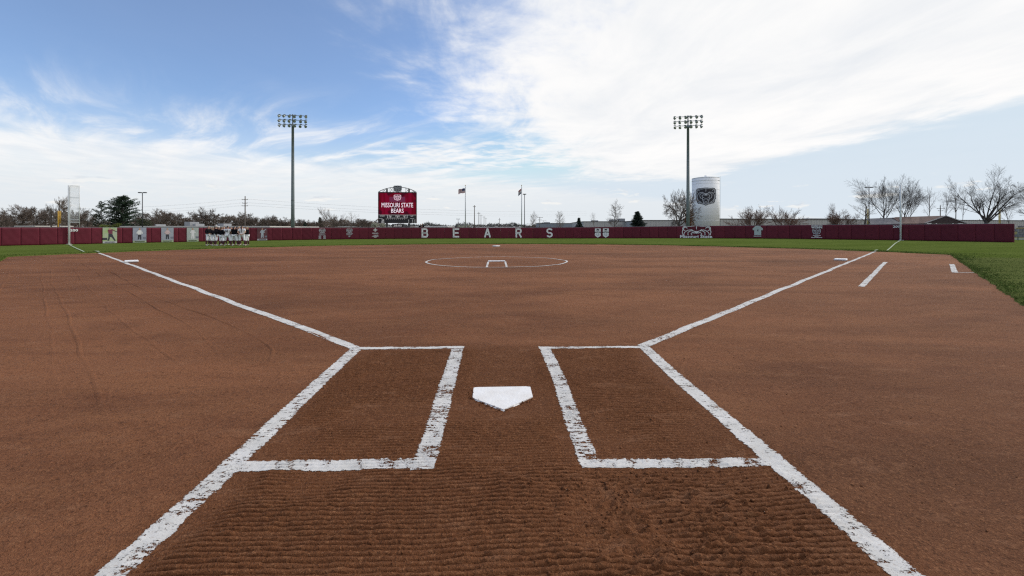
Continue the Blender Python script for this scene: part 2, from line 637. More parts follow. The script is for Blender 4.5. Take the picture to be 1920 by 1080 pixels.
def furrow_height(x, y, fine=1.0):
    """raked and trodden surface of the clay, metres"""
    wob = (vnoise(x * 0.9, y * 1.1, 3) - 0.5) * 0.10 + (vnoise(x * 3.1, y * 3.3, 4) - 0.5) * 0.022
    zone = sstep(-np.abs(x + (vnoise(y * 2.0, x * 0, 8) - 0.5) * 0.2), -1.33, -1.18) * sstep(-y, -1.50, -1.38)
    catcher = sstep(-y, 0.62, 0.80)
    wl = np.where(y < -0.68, 0.0300, 0.0280)
    ph = (y + wob + 0.018 * x * np.where(x > 0, -1, 1)) / wl
    fr = ph % 1.0
    rid = np.clip(np.where(fr < 0.30, fr / 0.30, (1 - fr) / 0.22), 0, 1)      # broad ridges, narrow grooves
    rid = rid * rid * (3 - 2 * rid) * (0.75 + 0.5 * vnoise(x * 38, y * 38, 13))
    breakup = 0.55 + 0.6 * vnoise(x * 5.0, y * 7.0, 11)
    tread = 1 - 0.65 * sstep(vnoise(x * 2.3 + 7, y * 2.6, 12), 0.56, 0.72)
    around = 1 - np.exp(-((x / 0.40) ** 2 + ((y - 0.20) / 0.34) ** 2) ** 2)     # swept round the plate
    lane = 1 - 0.7 * sstep(-np.abs(x - 0.02), -0.33, -0.22) * sstep(y, 0.35, 0.6)
    amp = (0.0100 + 0.0060 * catcher) * breakup * tread * around * lane
    z = zone * amp * rid
    # clods and scuffs, thickest right of the catcher's box centre
    rough = 0.25 + 0.75 * sstep(vnoise(x * 1.6 + 3, y * 1.6, 21), 0.40, 0.70)
    right = sstep(x, -0.25, 0.15) * sstep(-y, 0.45, 0.85) * sstep(-x, -1.35, -0.9)
    cl = vnoise(x * 42, y * 42, 5) * 0.5 + vnoise(x * 75, y * 75, 6) * 0.5
    z = z + (np.maximum(cl - 0.50, 0) * 0.042) * (0.16 + 1.0 * right * rough) * fine
    z = z + (vnoise(x * 17, y * 17, 7) - 0.5) * 0.0045 * fine
    z = z + (vnoise(x * 1.3, y * 1.3, 9) - 0.5) * 0.022 * (1 - 0.5 * zone)
    # shallow dish worn round the plate edge
    z = z - 0.006 * np.exp(-((x / 0.34) ** 2 + ((y - 0.2) / 0.32) ** 2) ** 2)
    return z


# ------------------------------------------------------------------ the ground
def graded(lo, hi, step, grow, lim):
    out = [lo]
    s = step
    while out[-1] < hi:
        out.append(out[-1] + s)
        s = min(s * grow, lim)
    return out


xf = np.arange(-2.25, 2.2501, 0.0140)
xr = graded(2.2625, 24, 0.014, 1.035, 0.5)
gx = np.array(sorted([-v for v in xr] + list(xf) + list(xr)))
gy = np.array(sorted(list(-np.array(graded(1.612, 9, 0.03, 1.15, 0.6))) + list(np.arange(-1.60, -0.60, 0.0042)) + list(np.arange(-0.60, 1.62, 0.0052)) + graded(1.63, 34, 0.012, 1.025, 0.5)))
GX, GY = np.meshgrid(gx, gy)
sx = np.gradient(gx)[None, :] * np.ones_like(GX)
GZ = furrow_height(GX, GY, np.clip(0.03 / np.maximum(sx, 1e-4), 0, 1))
GZ *= 1.0
ny, nx = GX.shape
idx = np.arange(nx * ny).reshape(ny, nx)
fq = np.stack([idx[:-1, :-1], idx[:-1, 1:], idx[1:, 1:], idx[1:, :-1]], -1).reshape(-1, 4)
cxm, cym = GX.ravel()[fq].mean(1), GY.ravel()[fq].mean(1)
keep = np.hypot(cxm - CX, cym - CY) < r_in(np.arctan2(cxm - CX, cym - CY)) + 0.25
fq = fq[keep]
used = np.unique(fq)
rem = np.full(nx * ny, -1, np.int64)
rem[used] = np.arange(len(used))
dirt_me = mesh_np('infield_dirt', np.stack([GX, GY, GZ], -1).reshape(-1, 3)[used], rem[fq], smooth=True)
dirt = tag(mobj('infield_dirt', dirt_me, None, M_DIRT), 'brown raked clay infield round the plate and bases', kind='structure')


def dirt_z(x, y):
    """height of the built clay sheet, read back from its grid"""
    x, y = np.asarray(x, float), np.asarray(y, float)
    i = np.clip(np.searchsorted(gx, x) - 1, 0, nx - 2)
    j = np.clip(np.searchsorted(gy, y) - 1, 0, ny - 2)
    fx = np.clip((x - gx[i]) / (gx[i + 1] - gx[i]), 0, 1)
    fy = np.clip((y - gy[j]) / (gy[j + 1] - gy[j]), 0, 1)
    return (GZ[j, i] * (1 - fx) + GZ[j, i + 1] * fx) * (1 - fy) + (GZ[j + 1, i] * (1 - fx) + GZ[j + 1, i + 1] * fx) * fy


# turf: rings round the clay, out past the fence
th = np.linspace(-math.pi, math.pi, 1441)[:-1]
ri = r_in(th) + (vnoise(th * 90, th * 0, 31) - 0.5) * 0.07 + (vnoise(th * 22, th * 0, 32) - 0.5) * 0.05
offs = [-0.10, -0.04, 0.0, 0.06, 0.2, 0.5, 1.0, 1.6, 2.4, 3.4, 4.6, 6, 7.5, 9, 11, 13, 16, 19, 22, 26, 30, 34, 39, 45, 52, 60]
vv, lift = [], [-0.07, -0.02, 0.028, 0.034] + [0.034] * 30
for k, s in enumerate(offs):
    rr = ri + s
    x, y = CX + rr * np.sin(th), CY + rr * np.cos(th)
    vv.append(np.stack([x, y, terrain(x, y) + lift[k] + (vnoise(x * 2, y * 2, 33) - 0.5) * 0.02 * (k > 2)], -1))
vv = np.array(vv)
nr, na = vv.shape[:2]
ii = np.arange(nr * na).reshape(nr, na)
jj = np.roll(ii, -1, 1)
fg = np.stack([ii[:-1], ii[1:], jj[1:], jj[:-1]], -1).reshape(-1, 4)
turf_me = mesh_np('outfield_grass', vv.reshape(-1, 3), fg, smooth=True)
tag(mobj('outfield_grass', turf_me, None, M_GRASS), 'mown green outfield turf inside the fence', kind='structure')

# the land beyond, to the horizon
tg = np.linspace(-math.pi, math.pi, 181)[:-1]
rg = [0, 6, 12, 18, 22, 26, 30, 36, 44, 52, 58, 66, 80, 110, 160, 240, 400, 700, 1200, 2200, 4500]
vg = []
for r_ in rg:
    x, y = CX + r_ * np.sin(tg), CY + r_ * np.cos(tg)
    vg.append(np.stack([x, y, terrain(x, y) * (1 - 0.6 * sstep(r_, 70, 120)) - 0.12 + 0.05 * sstep(r_, 75, 100)], -1))
vg = np.array(vg)
ii = np.arange(vg.shape[0] * vg.shape[1]).reshape(vg.shape[:2])
jj = np.roll(ii, -1, 1)
tag(mobj('ground', mesh_np('ground', vg.reshape(-1, 3), np.stack([ii[:-1], ii[1:], jj[1:], jj[:-1]], -1).reshape(-1, 4), True), None, M_FIELD), kind='structure')

# grass blades along the clay edge and over the nearer turf
rng = np.random.default_rng(5)
NB = 70000
tb = rng.uniform(-math.pi, math.pi, NB * 6)
sb = rng.exponential(1.0, NB * 6) ** 1.5 * 0.7 + rng.uniform(-0.03, 0.1, NB * 6)
rb = r_in(tb) + (vnoise(tb * 90, tb * 0, 31) - 0.5) * 0.07 + (vnoise(tb * 22, tb * 0, 32) - 0.5) * 0.05 + sb
xb, yb = CX + rb * np.sin(tb), CY + rb * np.cos(tb)
vis = (yb > 1.5) & (np.abs(xb) < 1.28 * (yb + 2.7) + 0.5) & (sb < 14)
xb, yb = xb[vis][:NB], yb[vis][:NB]
n_b = len(xb)
dist = np.hypot(xb, yb + 2.7)
hb = rng.uniform(0.012, 0.035, n_b)
wb = rng.uniform(0.004, 0.008, n_b) * np.clip(dist / 9, 1, 3.2)
ab = rng.uniform(0, math.pi, n_b)
lx, ly = rng.normal(0, 0.022, n_b), rng.normal(0, 0.022, n_b)
zb = terrain(xb, yb) + 0.022
bv = np.empty((n_b, 3, 3))
bv[:, 0] = np.stack([xb - wb * np.cos(ab), yb - wb * np.sin(ab), zb], -1)
bv[:, 1] = np.stack([xb + wb * np.cos(ab), yb + wb * np.sin(ab), zb], -1)
bv[:, 2] = np.stack([xb + lx, yb + ly, zb + hb], -1)
tag(mobj('grass_blades', mesh_np('grass_blades', bv.reshape(-1, 3), np.arange(n_b * 3).reshape(-1, 3)), None, M_BLADE),
    'short green grass blades fringing the clay infield', 'grass', kind='stuff')


# ------------------------------------------------------------------ chalk lines
def chalk(name, label, a, b, width, seed, solid=0.6, step=None, ramp=None, curve=None, z_extra=0.0, diag=False):
    """chalk lying on the raked clay: ragged, thin in the furrows. It sinks below the clay where it is bare."""
    if curve is None:
        a, b = np.array(a, float), np.array(b, float)
        ln = np.hypot(*(b - a))
        n = max(4, int(ln / (step or 0.0065)))
        t = np.linspace(0, 1, n)
        P = a[None] + (b - a)[None] * t[:, None]
        T = np.tile((b - a) / ln, (n, 1))
        s = t * ln
    else:
        P = np.array(curve, float)
        T = np.gradient(P, axis=0)
        T /= np.hypot(T[:, 0], T[:, 1])[:, None]
        s = np.concatenate([[0], np.cumsum(np.hypot(*np.diff(P, axis=0).T))])
    N = np.stack([-T[:, 1], T[:, 0]], -1)
    m = 23 if step is None else 9
    q = np.linspace(-0.5, 0.5, m)
    wv = width * (1.10 + 0.06 * (vnoise(s * 3, s * 0, seed) - 0.5))
    side = (vnoise(s * 1.1, s * 0, seed + 2) - 0.5) * 0.018
    x = P[:, 0:1] + N[:, 0:1] * (q[None] * wv[:, None] + side[:, None])
    y = P[:, 1:2] + N[:, 1:2] * (q[None] * wv[:, None] + side[:, None])
    hz = dirt_z(x, y)
    # bare streaks follow the rake furrows; specks are finer
    nz = 0.55 * vnoise(x * 26, y * 95, seed + 3) + 0.30 * vnoise(x * 130, y * 150, seed + 4) + 0.40 * vnoise(x * 7, y * 10, seed + 5)
    if diag:      # scraped across by a boot: slanting bare streaks
        sg = -1.0 if x.mean() > 0 else 1.0
        nz = 0.60 * vnoise((x + sg * 0.55 * y) * 30, y * 8, seed + 3) + 0.30 * vnoise(x * 90, y * 90, seed + 4) + 0.35 * vnoise(x * 5, y * 4, seed + 5)
    near = 0.5 if step is None else 0.3
    edge = np.abs(q)[None] + (vnoise(x * 85, y * 85, seed + 6) - 0.5) * 0.11 * near * 2 + (vnoise(x * 14, y * 14, seed + 7) - 0.5) * 0.05
    body = 0.55 + (nz / 1.25 - (1 - solid)) * 2.0
    low = hz - 0.5 * (dirt_z(x, y + 0.02) + dirt_z(x, y - 0.02))
    body = np.clip(body + low * 16, 0.05, 0.93)
    cover = body * (1 - sstep(edge, 0.36, 0.50))
    z = hz + 0.0022 + z_extra
    nn = len(s)
    id_ = np.arange(nn * m).reshape(nn, m)
    f = np.stack([id_[:-1, :-1], id_[:-1, 1:], id_[1:, 1:], id_[1:, :-1]], -1).reshape(-1, 4)
    me = mesh_np(name, np.stack([x, y, z], -1).reshape(-1, 3), f, True)
    me.attributes.new('cover', 'FLOAT', 'POINT').data.foreach_set('value', cover.ravel().astype(np.float32))
    o = mobj(name, me, None, M_CHALK)
    return tag(o, label, kind='structure')


FRONT, REAR = 1.49, -0.655
chalk('batters_box_line', 'chalk front line of the left batter\'s box', (-1.40, FRONT + 0.04), (-0.36, FRONT + 0.04), 0.085, 101, 0.66)
chalk('batters_box_line', 'ragged chalk inner line of the left batter\'s box', (-0.425, FRONT + 0.07), (-0.405, REAR - 0.05), 0.120, 111, 0.60)
chalk('batters_box_line', 'chalk rear line of the left batter\'s box', (-1.35, REAR + 0.040), (-0.35, REAR + 0.002), 0.100, 121, 0.64, diag=True)
chalk('batters_box_line', 'chalk front line of the right batter\'s box', (0.37, FRONT), (1.40, FRONT - 0.015), 0.085, 131, 0.66)
chalk('batters_box_line', 'ragged chalk inner line of the right batter\'s box', (0.430, FRONT + 0.03), (0.415, REAR - 0.06), 0.112, 141, 0.60)
chalk('batters_box_line', 'broken chalk rear line of the right batter\'s box', (0.42, REAR - 0.01), (1.37, REAR - 0.025), 0.094, 151, 0.62, diag=True)
chalk('catchers_box_line', 'chalk line down the left side of the catcher\'s box', (-1.405, FRONT + 0.06), (-1.325, -2.0), 0.118, 161, 0.62)
chalk('catchers_box_line', 'chalk line down the right side of the catcher\'s box', (1.405, FRONT - 0.02), (1.315, -2.0), 0.122, 171, 0.66)


def far_chalk(name, label, a, b, width, seed, z_extra=0.004):
    return chalk(name, label, a, b, width, seed, 0.66, step=0.025, z_extra=z_extra * 0.3)




def to_edge(a, b):
    a, b = np.array(a, float), np.array(b, float)
    for k_ in np.linspace(0, 1, 4000):
        p = a + (b - a) * k_
        if math.hypot(p[0] - CX, p[1] - CY) > r_in(math.atan2(p[0] - CX, p[1] - CY)) + 0.05:
            return p


third_edge = to_edge((-1.42, 1.54), (-22.0, 22.15))
first_edge = to_edge((1.40, 1.49), (22.3, 22.1))
far_chalk('foul_line', 'straight chalk foul line running to third base', (-1.42, FRONT + 0.05), third_edge, 0.115, 181)
far_chalk('foul_line', 'straight chalk foul line running to first base', (1.40, FRONT), first_edge, 0.115, 191)
far_chalk('runners_lane_line', 'short chalk line of the runner\'s lane beside the first base line', (7.32, 5.85), (13.62, 12.25), 0.115, 201)
far_chalk('coachs_box_line', 'short thick chalk side of the coach\'s box right of first base', (12.13, 8.50), (14.96, 11.25), 0.13, 211)
far_chalk('coachs_box_line', 'thin chalk end of the coach\'s box reaching the grass', (12.1, 8.47), (12.85, 8.34), 0.07, 221)
tt = np.linspace(0, 2 * math.pi, 400)
chalk('pitching_circle', 'white chalk circle round the pitcher\'s plate', None, None, 0.075, 231, 0.70, step=0.04,
      curve=np.stack([2.50 * np.sin(tt), 13.11 + 2.50 * np.cos(tt)], -1), z_extra=0.006)
far_chalk('pitchers_lane_line', 'left chalk line of the pitcher\'s lane inside the circle', (-0.31, 12.95), (-0.315, 10.72), 0.07, 241)
far_chalk('pitchers_lane_line', 'right chalk line of the pitcher\'s lane inside the circle', (0.29, 12.95), (0.285, 10.72), 0.07, 251)


def turf_line(label, a, b, width):
    a = np.array(a) + (np.array(a) - np.array(b)) * 0.004
    n = 60
    t = np.linspace(0, 1, n)
    P = np.array(a)[None] + (np.array(b) - np.array(a))[None] * t[:, None]
    d = (np.array(b) - np.array(a)) / np.hypot(*(np.array(b) - np.array(a)))
    N = np.array((-d[1], d[0]))
    v = []
    for q in (-0.5, 0.5):
        p = P + N * q * width * (1 + 0.3 * (vnoise(t * 60, t * 0, 71) - 0.5))[:, None]
        v.append(np.stack([p[:, 0], p[:, 1], terrain(p[:, 0], p[:, 1]) + 0.062], -1))
    v = np.concatenate(v)
    f = [(i, i + 1, n + i + 1, n + i) for i in range(n - 1)]
    tag(mobj('turf_foul_line', mesh_np('turf_foul_line', v, f), None, M_LINE), label, kind='structure')


# low ridges a drag mat left on the clay, left of the third base line
def ridge(pxs, h, wd, seed):
    P = [ground_at(a, b) for a, b in pxs]
    P = np.array([(p.x, p.y) for p in P])
    k = np.concatenate([[0], np.cumsum(np.hypot(*np.diff(P, axis=0).T))])
    s = np.arange(0, k[-1], 0.05)
    xs, ys = np.interp(s, k, P[:, 0]), np.interp(s, k, P[:, 1])
    ker = np.hanning(15); ker /= ker.sum()
    if len(s) > 30:
        xs = np.convolve(np.pad(xs, 7, 'edge'), ker, 'valid'); ys = np.convolve(np.pad(ys, 7, 'edge'), ker, 'valid')
    xs = xs + (vnoise(s * 1.5, s * 0, seed) - 0.5) * 0.05
    T = np.stack([np.gradient(xs), np.gradient(ys)], -1)
    T /= np.maximum(np.hypot(T[:, 0], T[:, 1]), 1e-6)[:, None]
    N = np.stack([-T[:, 1], T[:, 0]], -1)
    q = np.array([-0.5, -0.25, 0, 0.25, 0.5])
    prof = np.array([-0.3, 0.55, 1.0, 0.5, -0.3])
    am = h * 1.15 * (0.45 + 0.9 * vnoise(s * 2.2, s * 0, seed + 1)) * (0.40 + 0.60 * sstep(vnoise(s * 0.9, s * 0, seed + 2), 0.2, 0.6)) * np.clip(np.minimum(s, s[-1] - s) / 0.8, 0, 1)
    x = xs[:, None] + N[:, 0:1] * q[None] * wd
    y = ys[:, None] + N[:, 1:2] * q[None] * wd
    z = dirt_z(x, y) + prof[None] * am[:, None]
    id_ = np.arange(len(s) * 5).reshape(-1, 5)
    f = np.stack([id_[:-1, :-1], id_[:-1, 1:], id_[1:, 1:], id_[1:, :-1]], -1).reshape(-1, 4)
    mobj('drag_ridge', mesh_np('drag_ridge', np.stack([x, y, z], -1).reshape(-1, 3), f, True), dirt, M_DIRT)


ridge([(96, 500), (97, 530), (125, 590), (150, 650), (175, 720), (195, 780), (225, 828)], 0.007, 0.055, 301)
ridge([(75, 508), (85, 560), (97, 640), (105, 730), (100, 815)], 0.0055, 0.05, 311)
ridge([(135, 500), (160, 535), (215, 590), (280, 640), (360, 700)], 0.007, 0.05, 321)
ridge([(150, 492), (210, 530), (300, 580), (370, 620), (405, 655), (415, 682)], 0.008, 0.05, 331)
ridge([(190, 500), (300, 560), (400, 595), (480, 630), (517, 655), (505, 690)], 0.008, 0.05, 341)
ridge([(560, 615), (610, 635), (648, 655)], 0.010, 0.05, 351)
ridge([(20, 510), (8, 530), (-10, 560)], 0.010, 0.07, 361)
ridge([(1340, 672), (1400, 690), (1450, 705)], 0.006, 0.06, 371)
ridge([(1830, 755), (1880, 768), (1930, 782)], 0.009, 0.05, 381)
ridge([(1760, 670), (1800, 673), (1830, 673)], 0.006, 0.05, 391)


# ------------------------------------------------------------------ plate and bases
_pa = np.linspace(0, 2 * math.pi, 60)
PLATE_Z = float(np.percentile(dirt_z(0.27 * np.sin(_pa), 0.22 + 0.27 * np.cos(_pa)), 60))


def home_plate():
    hw = 0.2159
    out = [(-hw, 0.4318), (hw, 0.4318), (hw, 0.2159), (0, 0.0), (-hw, 0.2159)]
    bm = bmesh.new()
    vs = [bm.verts.new((x, y, 0.013)) for x, y in out]
    f = bm.faces.new(vs)
    bm.normal_update()
    if f.normal.z < 0:
        f.normal_flip()
    e = bmesh.ops.extrude_face_region(bm, geom=[f])
    for v in [g_ for g_ in e['geom'] if isinstance(g_, bmesh.types.BMVert)]:
        v.co.z = -0.06
    bmesh.ops.recalc_face_normals(bm, faces=bm.faces)
    es = [e_ for e_ in bm.edges if all(v.co.z > 0 for v in e_.verts)]
    bmesh.ops.bevel(bm, geom=es, offset=0.008, segments=2, affect='EDGES')
    me = bpy.data.meshes.new('home_plate')
    bm.to_mesh(me)
    bm.free()
    o = mobj('home_plate', me, None, mat('dusty_white_rubber', (0.72, 0.70, 0.685), 0.7, bump=0.2, bscale=60, col2=(0.81, 0.81, 0.82), vscale=7), (0.0, 0.0, PLATE_Z - 0.0095), (0, 0, R(0.6)))
    tag(o, 'white five-sided rubber home plate between the batter\'s boxes', 'home plate')


home_plate()
# crumbs of clay pushed onto the rim of the plate
cm = MB()
random.seed(12)
for k in range(90):
    t = random.random()
    if random.random() < 0.6:
        p = (-0.216 + 0.216 * t, 0.216 - 0.216 * t) if random.random() < 0.6 else (0.216 - 0.216 * t, 0.216 - 0.216 * t)
    else:
        p = (-0.216 + random.uniform(-0.03, 0.01), 0.22 + 0.2 * t)
    r_ = random.uniform(0.002, 0.0065)
    M = Matrix.Translation((p[0] + random.gauss(0, 0.010), p[1] - random.uniform(-0.006, 0.025), PLATE_Z + 0.001)) @ Matrix.Diagonal((r_, r_, r_ * 0.8, 1))
    bmesh.ops.create_icosphere(cm.bm, subdivisions=1, radius=1, matrix=M)
cr = cm.build('clay_crumbs', M_DIRT, dirt)
tag(cr, kind='stuff')


# loose clods on the raked ground, thickest right of the catcher's box
rc = np.random.default_rng(88)
bmi = bmesh.new()
bmesh.ops.create_icosphere(bmi, subdivisions=1, radius=1.0)
iv = np.array([v.co[:] for v in bmi.verts])
if_ = np.array([[v.index for v in f.verts] for f in bmi.faces])
bmi.free()
nA, nB = 700, 800
cxA = np.concatenate([rc.normal(0.55, 0.38, nA), rc.uniform(-2.6, 2.6, nB)])
cyA = np.concatenate([-0.75 - np.abs(rc.normal(0, 0.35, nA)), rc.uniform(-1.45, 2.6, nB)])
crA = np.concatenate([rc.gamma(1.8, 0.0014, nA) + 0.0012, rc.gamma(2.0, 0.0009, nB) + 0.0012])
okc = (np.abs(cxA) < 2.7) & ~((np.abs(cxA) < 0.24) & (cyA > -0.02) & (cyA < 0.46))
cxA, cyA, crA = cxA[okc], cyA[okc], crA[okc]
ncl = len(cxA)
jv = iv[None] * (1 + rc.normal(0, 0.22, (ncl, len(iv), 1))) * crA[:, None, None] * rc.uniform(0.7, 1.25, (ncl, 1, 3))
jv += np.stack([cxA, cyA, dirt_z(cxA, cyA) + crA * 0.05], -1)[:, None]
jf = if_[None] + (np.arange(ncl) * len(iv))[:, None, None]
tag(mobj('clods', mesh_np('clods', jv.reshape(-1, 3), jf.reshape(-1, 3)), dirt, M_DIRT), kind='stuff')


def base(name, label, loc, rz):
    t = thing(name, label, 'base', loc, rz)
    MB().box((0, 0, 0.040), (0.38, 0.38, 0.066), bevel=0.026).build('cover', M_RUBBER, t)
    MB().box((0, 0, 0.003), (0.33, 0.33, 0.05)).build('anchor', M_DARKSTEEL, t)


base('base', 'white square third base on the left foul line', (-12.72, 13.10, 0.0), R(38))
base('base', 'white square first base on the right foul line', (12.62, 13.02, 0.0), R(45))
base('base', 'white square second base beyond the pitching circle', (0.0, 26.3, 0.0), R(45))
pp = MB().box((0, 0, 0.0), (0.61, 0.152, 0.05), bevel=0.008).build('pitchers_plate', M_RUBBER, None, (-0.012, 13.10, 0.004))
tag(pp, 'narrow white pitcher\'s plate inside the chalk circle', 'pitcher\'s plate')

# ------------------------------------------------------------------ outfield fence
FR, FY, FH = 50.8, 16.2, 1.70


def fence_xy(t):
    return FR * math.sin(t), FY + FR * math.cos(t)


def fence_z(t):
    x, y = fence_xy(t)
    return float(terrain(x, y)) + 0.02


_ft = np.linspace(R(-75), R(75), 3000)
_fp = np.array([project((*fence_xy(t), 0.5))[0] for t in _ft])


def theta(px):
    return float(np.interp(px, _fp, _ft))


fence = thing('outfield_fence', 'long curved outfield fence of padded maroon vinyl panels', 'fence', (0, FY, 0))
PW = 1.255


def panel_mesh(seed):
    """a padded panel: pillowed front, rounded edges, a few creases"""
    r_ = np.random.default_rng(seed)
    n, m = 13, 12
    u, v = np.meshgrid(np.linspace(-0.5, 0.5, n), np.linspace(0, 1, m))
    pil = (1 - (2 * np.abs(u)) ** 14) * (1 - (2 * np.abs(v - 0.5)) ** 14)
    cre = 0.010 * np.sin((u * r_.uniform(2, 5) + v * r_.uniform(2, 6)) * 3 + r_.uniform(0, 6)) + r_.normal(0, 0.002, u.shape)
    yv = -0.055 - 0.012 * pil + 0.7 * cre * pil
    P = np.stack([u * (PW - 0.008), yv, v * FH], -1).reshape(-1, 3)
    Bk = np.stack([u * (PW - 0.008), np.full_like(u, 0.03), v * FH], -1).reshape(-1, 3)
    id_ = np.arange(n * m).reshape(m, n)
    f = [tuple(q) for q in np.stack([id_[:-1, :-1], id_[:-1, 1:], id_[1:, 1:], id_[1:, :-1]], -1).reshape(-1, 4)]
    k = n * m
    ring = list(id_[0, :]) + list(id_[1:, -1]) + list(id_[-1, -2::-1]) + list(id_[-2:0:-1, 0])
    for a, b in zip(ring, ring[1:] + ring[:1]):
        f.append((b, a, a + k, b + k))
    f += [(q[3] + k, q[2] + k, q[1] + k, q[0] + k) for q in f[:(n - 1) * (m - 1)]]
    return mesh_np('panel', np.concatenate([P, Bk]), np.array(f), True)


PM = []
for s in range(9):
    me = panel_mesh(40 + s)
    me.materials.append((M_MAROON, M_MAROON2, M_MAROON3)[s % 3])
    PM.append(me)
random.seed(3)
t_end, t = theta(1901), None
dth = PW / FR
k = 0
t = t_end - dth / 2
cap_pts = []
while True:
    x, y = fence_xy(t)
    z = fence_z(t)
    o = bpy.data.objects.new('panel', PM[random.randrange(9)])
    o.location = (x, y - FY, z)
    o.rotation_euler = (random.gauss(0, 0.004), random.gauss(0, 0.001), -t + random.gauss(0, 0.004))
    link(o, fence)
    cap_pts.append((x, y - FY, z + FH + 0.018))
    if project((x, y, 0))[0] < -60:
        break
    t -= dth
MB().tube(cap_pts, 0.018, 6).build('top_rail', M_STEEL, fence)
# the end of the fence turns away from the field
xe, ye = fence_xy(t_end)
MB().box((0, 0, FH / 2), (0.10, 0.16, FH + 0.02), bevel=0.02).build('end_post', M_MAROON3, fence, (xe, ye - FY + 0.03, fence_z(t_end)), (0, 0, -t_end))

FOUT = 0.085      # how far print stands in front of the panel centre plane


def on_fence(px, v=0.0, out=FOUT):
    """spot on the fence face: location, rotation"""
    t = theta(px)
    x, y = fence_xy(t)
    return Vector((x - math.sin(t) * out, y - math.cos(t) * out, fence_z(t) + v * FH)), -t


def fence_print(name, me, px, v, material, out=FOUT):
    p, rz = on_fence(px, v, out)
    p.y -= FY
    return mobj(name, me, fence, material, p, (0, 0, rz))


# block letters: strokes cut as plates, in a unit box
def arc(cx, cz, rx, rz, a0, a1, n=10):
    return [(cx + rx * math.cos(R(a)), cz + rz * math.sin(R(a))) for a in np.linspace(a0, a1, n)]


def ribbon(mb, pts, wd, y0, t, closed=False):
    """a flat stroke of width wd along pts in local x,z"""
    P = [Vector(p) for p in pts]
    n = len(P)
    A, B = [], []
    for i in range(n):
        a = P[(i - 1) % n] if closed or i > 0 else P[i]
        b = P[(i + 1) % n] if closed or i < n - 1 else P[i]
        d = (b - a)
        d = d.normalized() if d.length > 1e-9 else Vector((1, 0))
        nn = Vector((-d.y, d.x))
        A.append(P[i] + nn * wd / 2)
        B.append(P[i] - nn * wd / 2)
    rng_ = range(n if closed else n - 1)
    for i in rng_:
        j = (i + 1) % n
        mb.plate([(B[i].x, B[i].y), (B[j].x, B[j].y), (A[j].x, A[j].y), (A[i].x, A[i].y)], y0, t)


def letter_mesh(ch, wd, h):
    mb = MB()
    s = 0.25 * wd
    L_, R_, T_, B_ = -wd / 2 + s / 2, wd / 2 - s / 2, h / 2 - s / 2, -h / 2 + s / 2
    st = lambda pts: ribbon(mb, pts, s, 0, 0.02)
    if ch == 'B':
        st([(L_, -h / 2), (L_, h / 2)])
        st([(L_, T_), (R_ - s * .9, T_)] + arc(R_ - s * .9, T_ - (T_) / 2, s * .8, T_ / 2, 90, -90) + [(L_, 0.0)])
        st([(L_, 0.0), (R_ - s * .7, 0.0)] + arc(R_ - s * .7, B_ / 2, s * .8, -B_ / 2, 90, -90) + [(L_, B_)])
    if ch == 'E':
        st([(L_, -h / 2), (L_, h / 2)])
        for z in (T_, 0.0, B_):
            st([(L_, z), (wd / 2 - (0.1 * wd if z == 0.0 else 0), z)])
    if ch == 'A':
        st([(L_ - s * .2, -h / 2), (0, h / 2)])
        st([(R_ + s * .2, -h / 2), (0, h / 2)])
        st([(L_ + s * .4, -h * 0.17), (R_ - s * .4, -h * 0.17)])
        mb.plate([(-s * .55, h / 2), (s * .55, h / 2), (s * .3, h * .3), (-s * .3, h * .3)], 0, 0.021)
    if ch == 'R':
        st([(L_, -h / 2), (L_, h / 2)])
        st([(L_, T_), (R_ - s * .9, T_)] + arc(R_ - s * .9, T_ / 2, s * .85, T_ / 2, 90, -90) + [(L_, 0.0)])
        st([(0, 0.0), (R_ + s * .2, -h / 2)])
    if ch == 'S':
        q = T_ / 2
        st(arc(0, q, R_, q * 1.05, 20, 180, 10) + arc(0, q, R_, q * 1.05, 200, 265, 5)
           + arc(0, -q, R_, q * 1.05, 85, 0, 6) + arc(0, -q, R_, q * 1.05, -20, -160, 10))
    return mb.mesh('letter')


for ch, px in zip('BEARS', (796.5, 855, 914, 972.5, 1030.5)):
    fence_print('letter', letter_mesh(ch, 0.98, 1.42), px, 0.52, M_WHITE)
for px in (138, 1681.5):
    fence_print('distance_number', text_mesh('200', 0.62, 0.26, 0.01, 0.03), px, 0.84 if px < 900 else 0.87, M_WHITE)

# ------------------------------------------------------------------ the bear-head emblem (half, mirrored)
E_OUT = [(0, 1.0), (.42, .95), (.60, .97), (.82, .93), (.97, .74), (.96, .50), (1.0, .26), (.96, .06), (.97, -.24), (.88, -.28), (.86, -.50), (.73, -.74), (.55, -.74), (.42, -.80), (.24, -.85), (.10, -.92), (0, -1.0)]
E_IN = [(0, .90), (.40, .85), (.60, .87), (.78, .83), (.87, .70), (.86, .50), (.90, .26), (.86, .06), (.87, -.17), (.78, -.22), (.76, -.44), (.66, -.63), (.52, -.63), (.38, -.70), (.20, -.75), (.08, -.82), (0, -.88)]
E_STROKES = [
    [(.05, .24), (.30, .50), (.54, .46), (.76, .22), (.80, -.08), (.68, -.42), (.40, -.62)],
    [(.14, .38), (.36, .40), (.53, .24), (.53, -.02), (.38, -.22)],
    [(.56, .66), (.70, .78), (.82, .66), (.80, .46), (.70, .44)],
    [(.08, .16), (.24, .22), (.34, .10), (.28, -.06), (.16, -.10)],
    [(.32, -.12), (.19, -.68), (0, -.70)],
    [(.14, -.26), (0, -.24)],
    [(.10, -.58), (0, -.56)],
]


def mirror(pts):
    return [(-x, z) for x, z in pts]


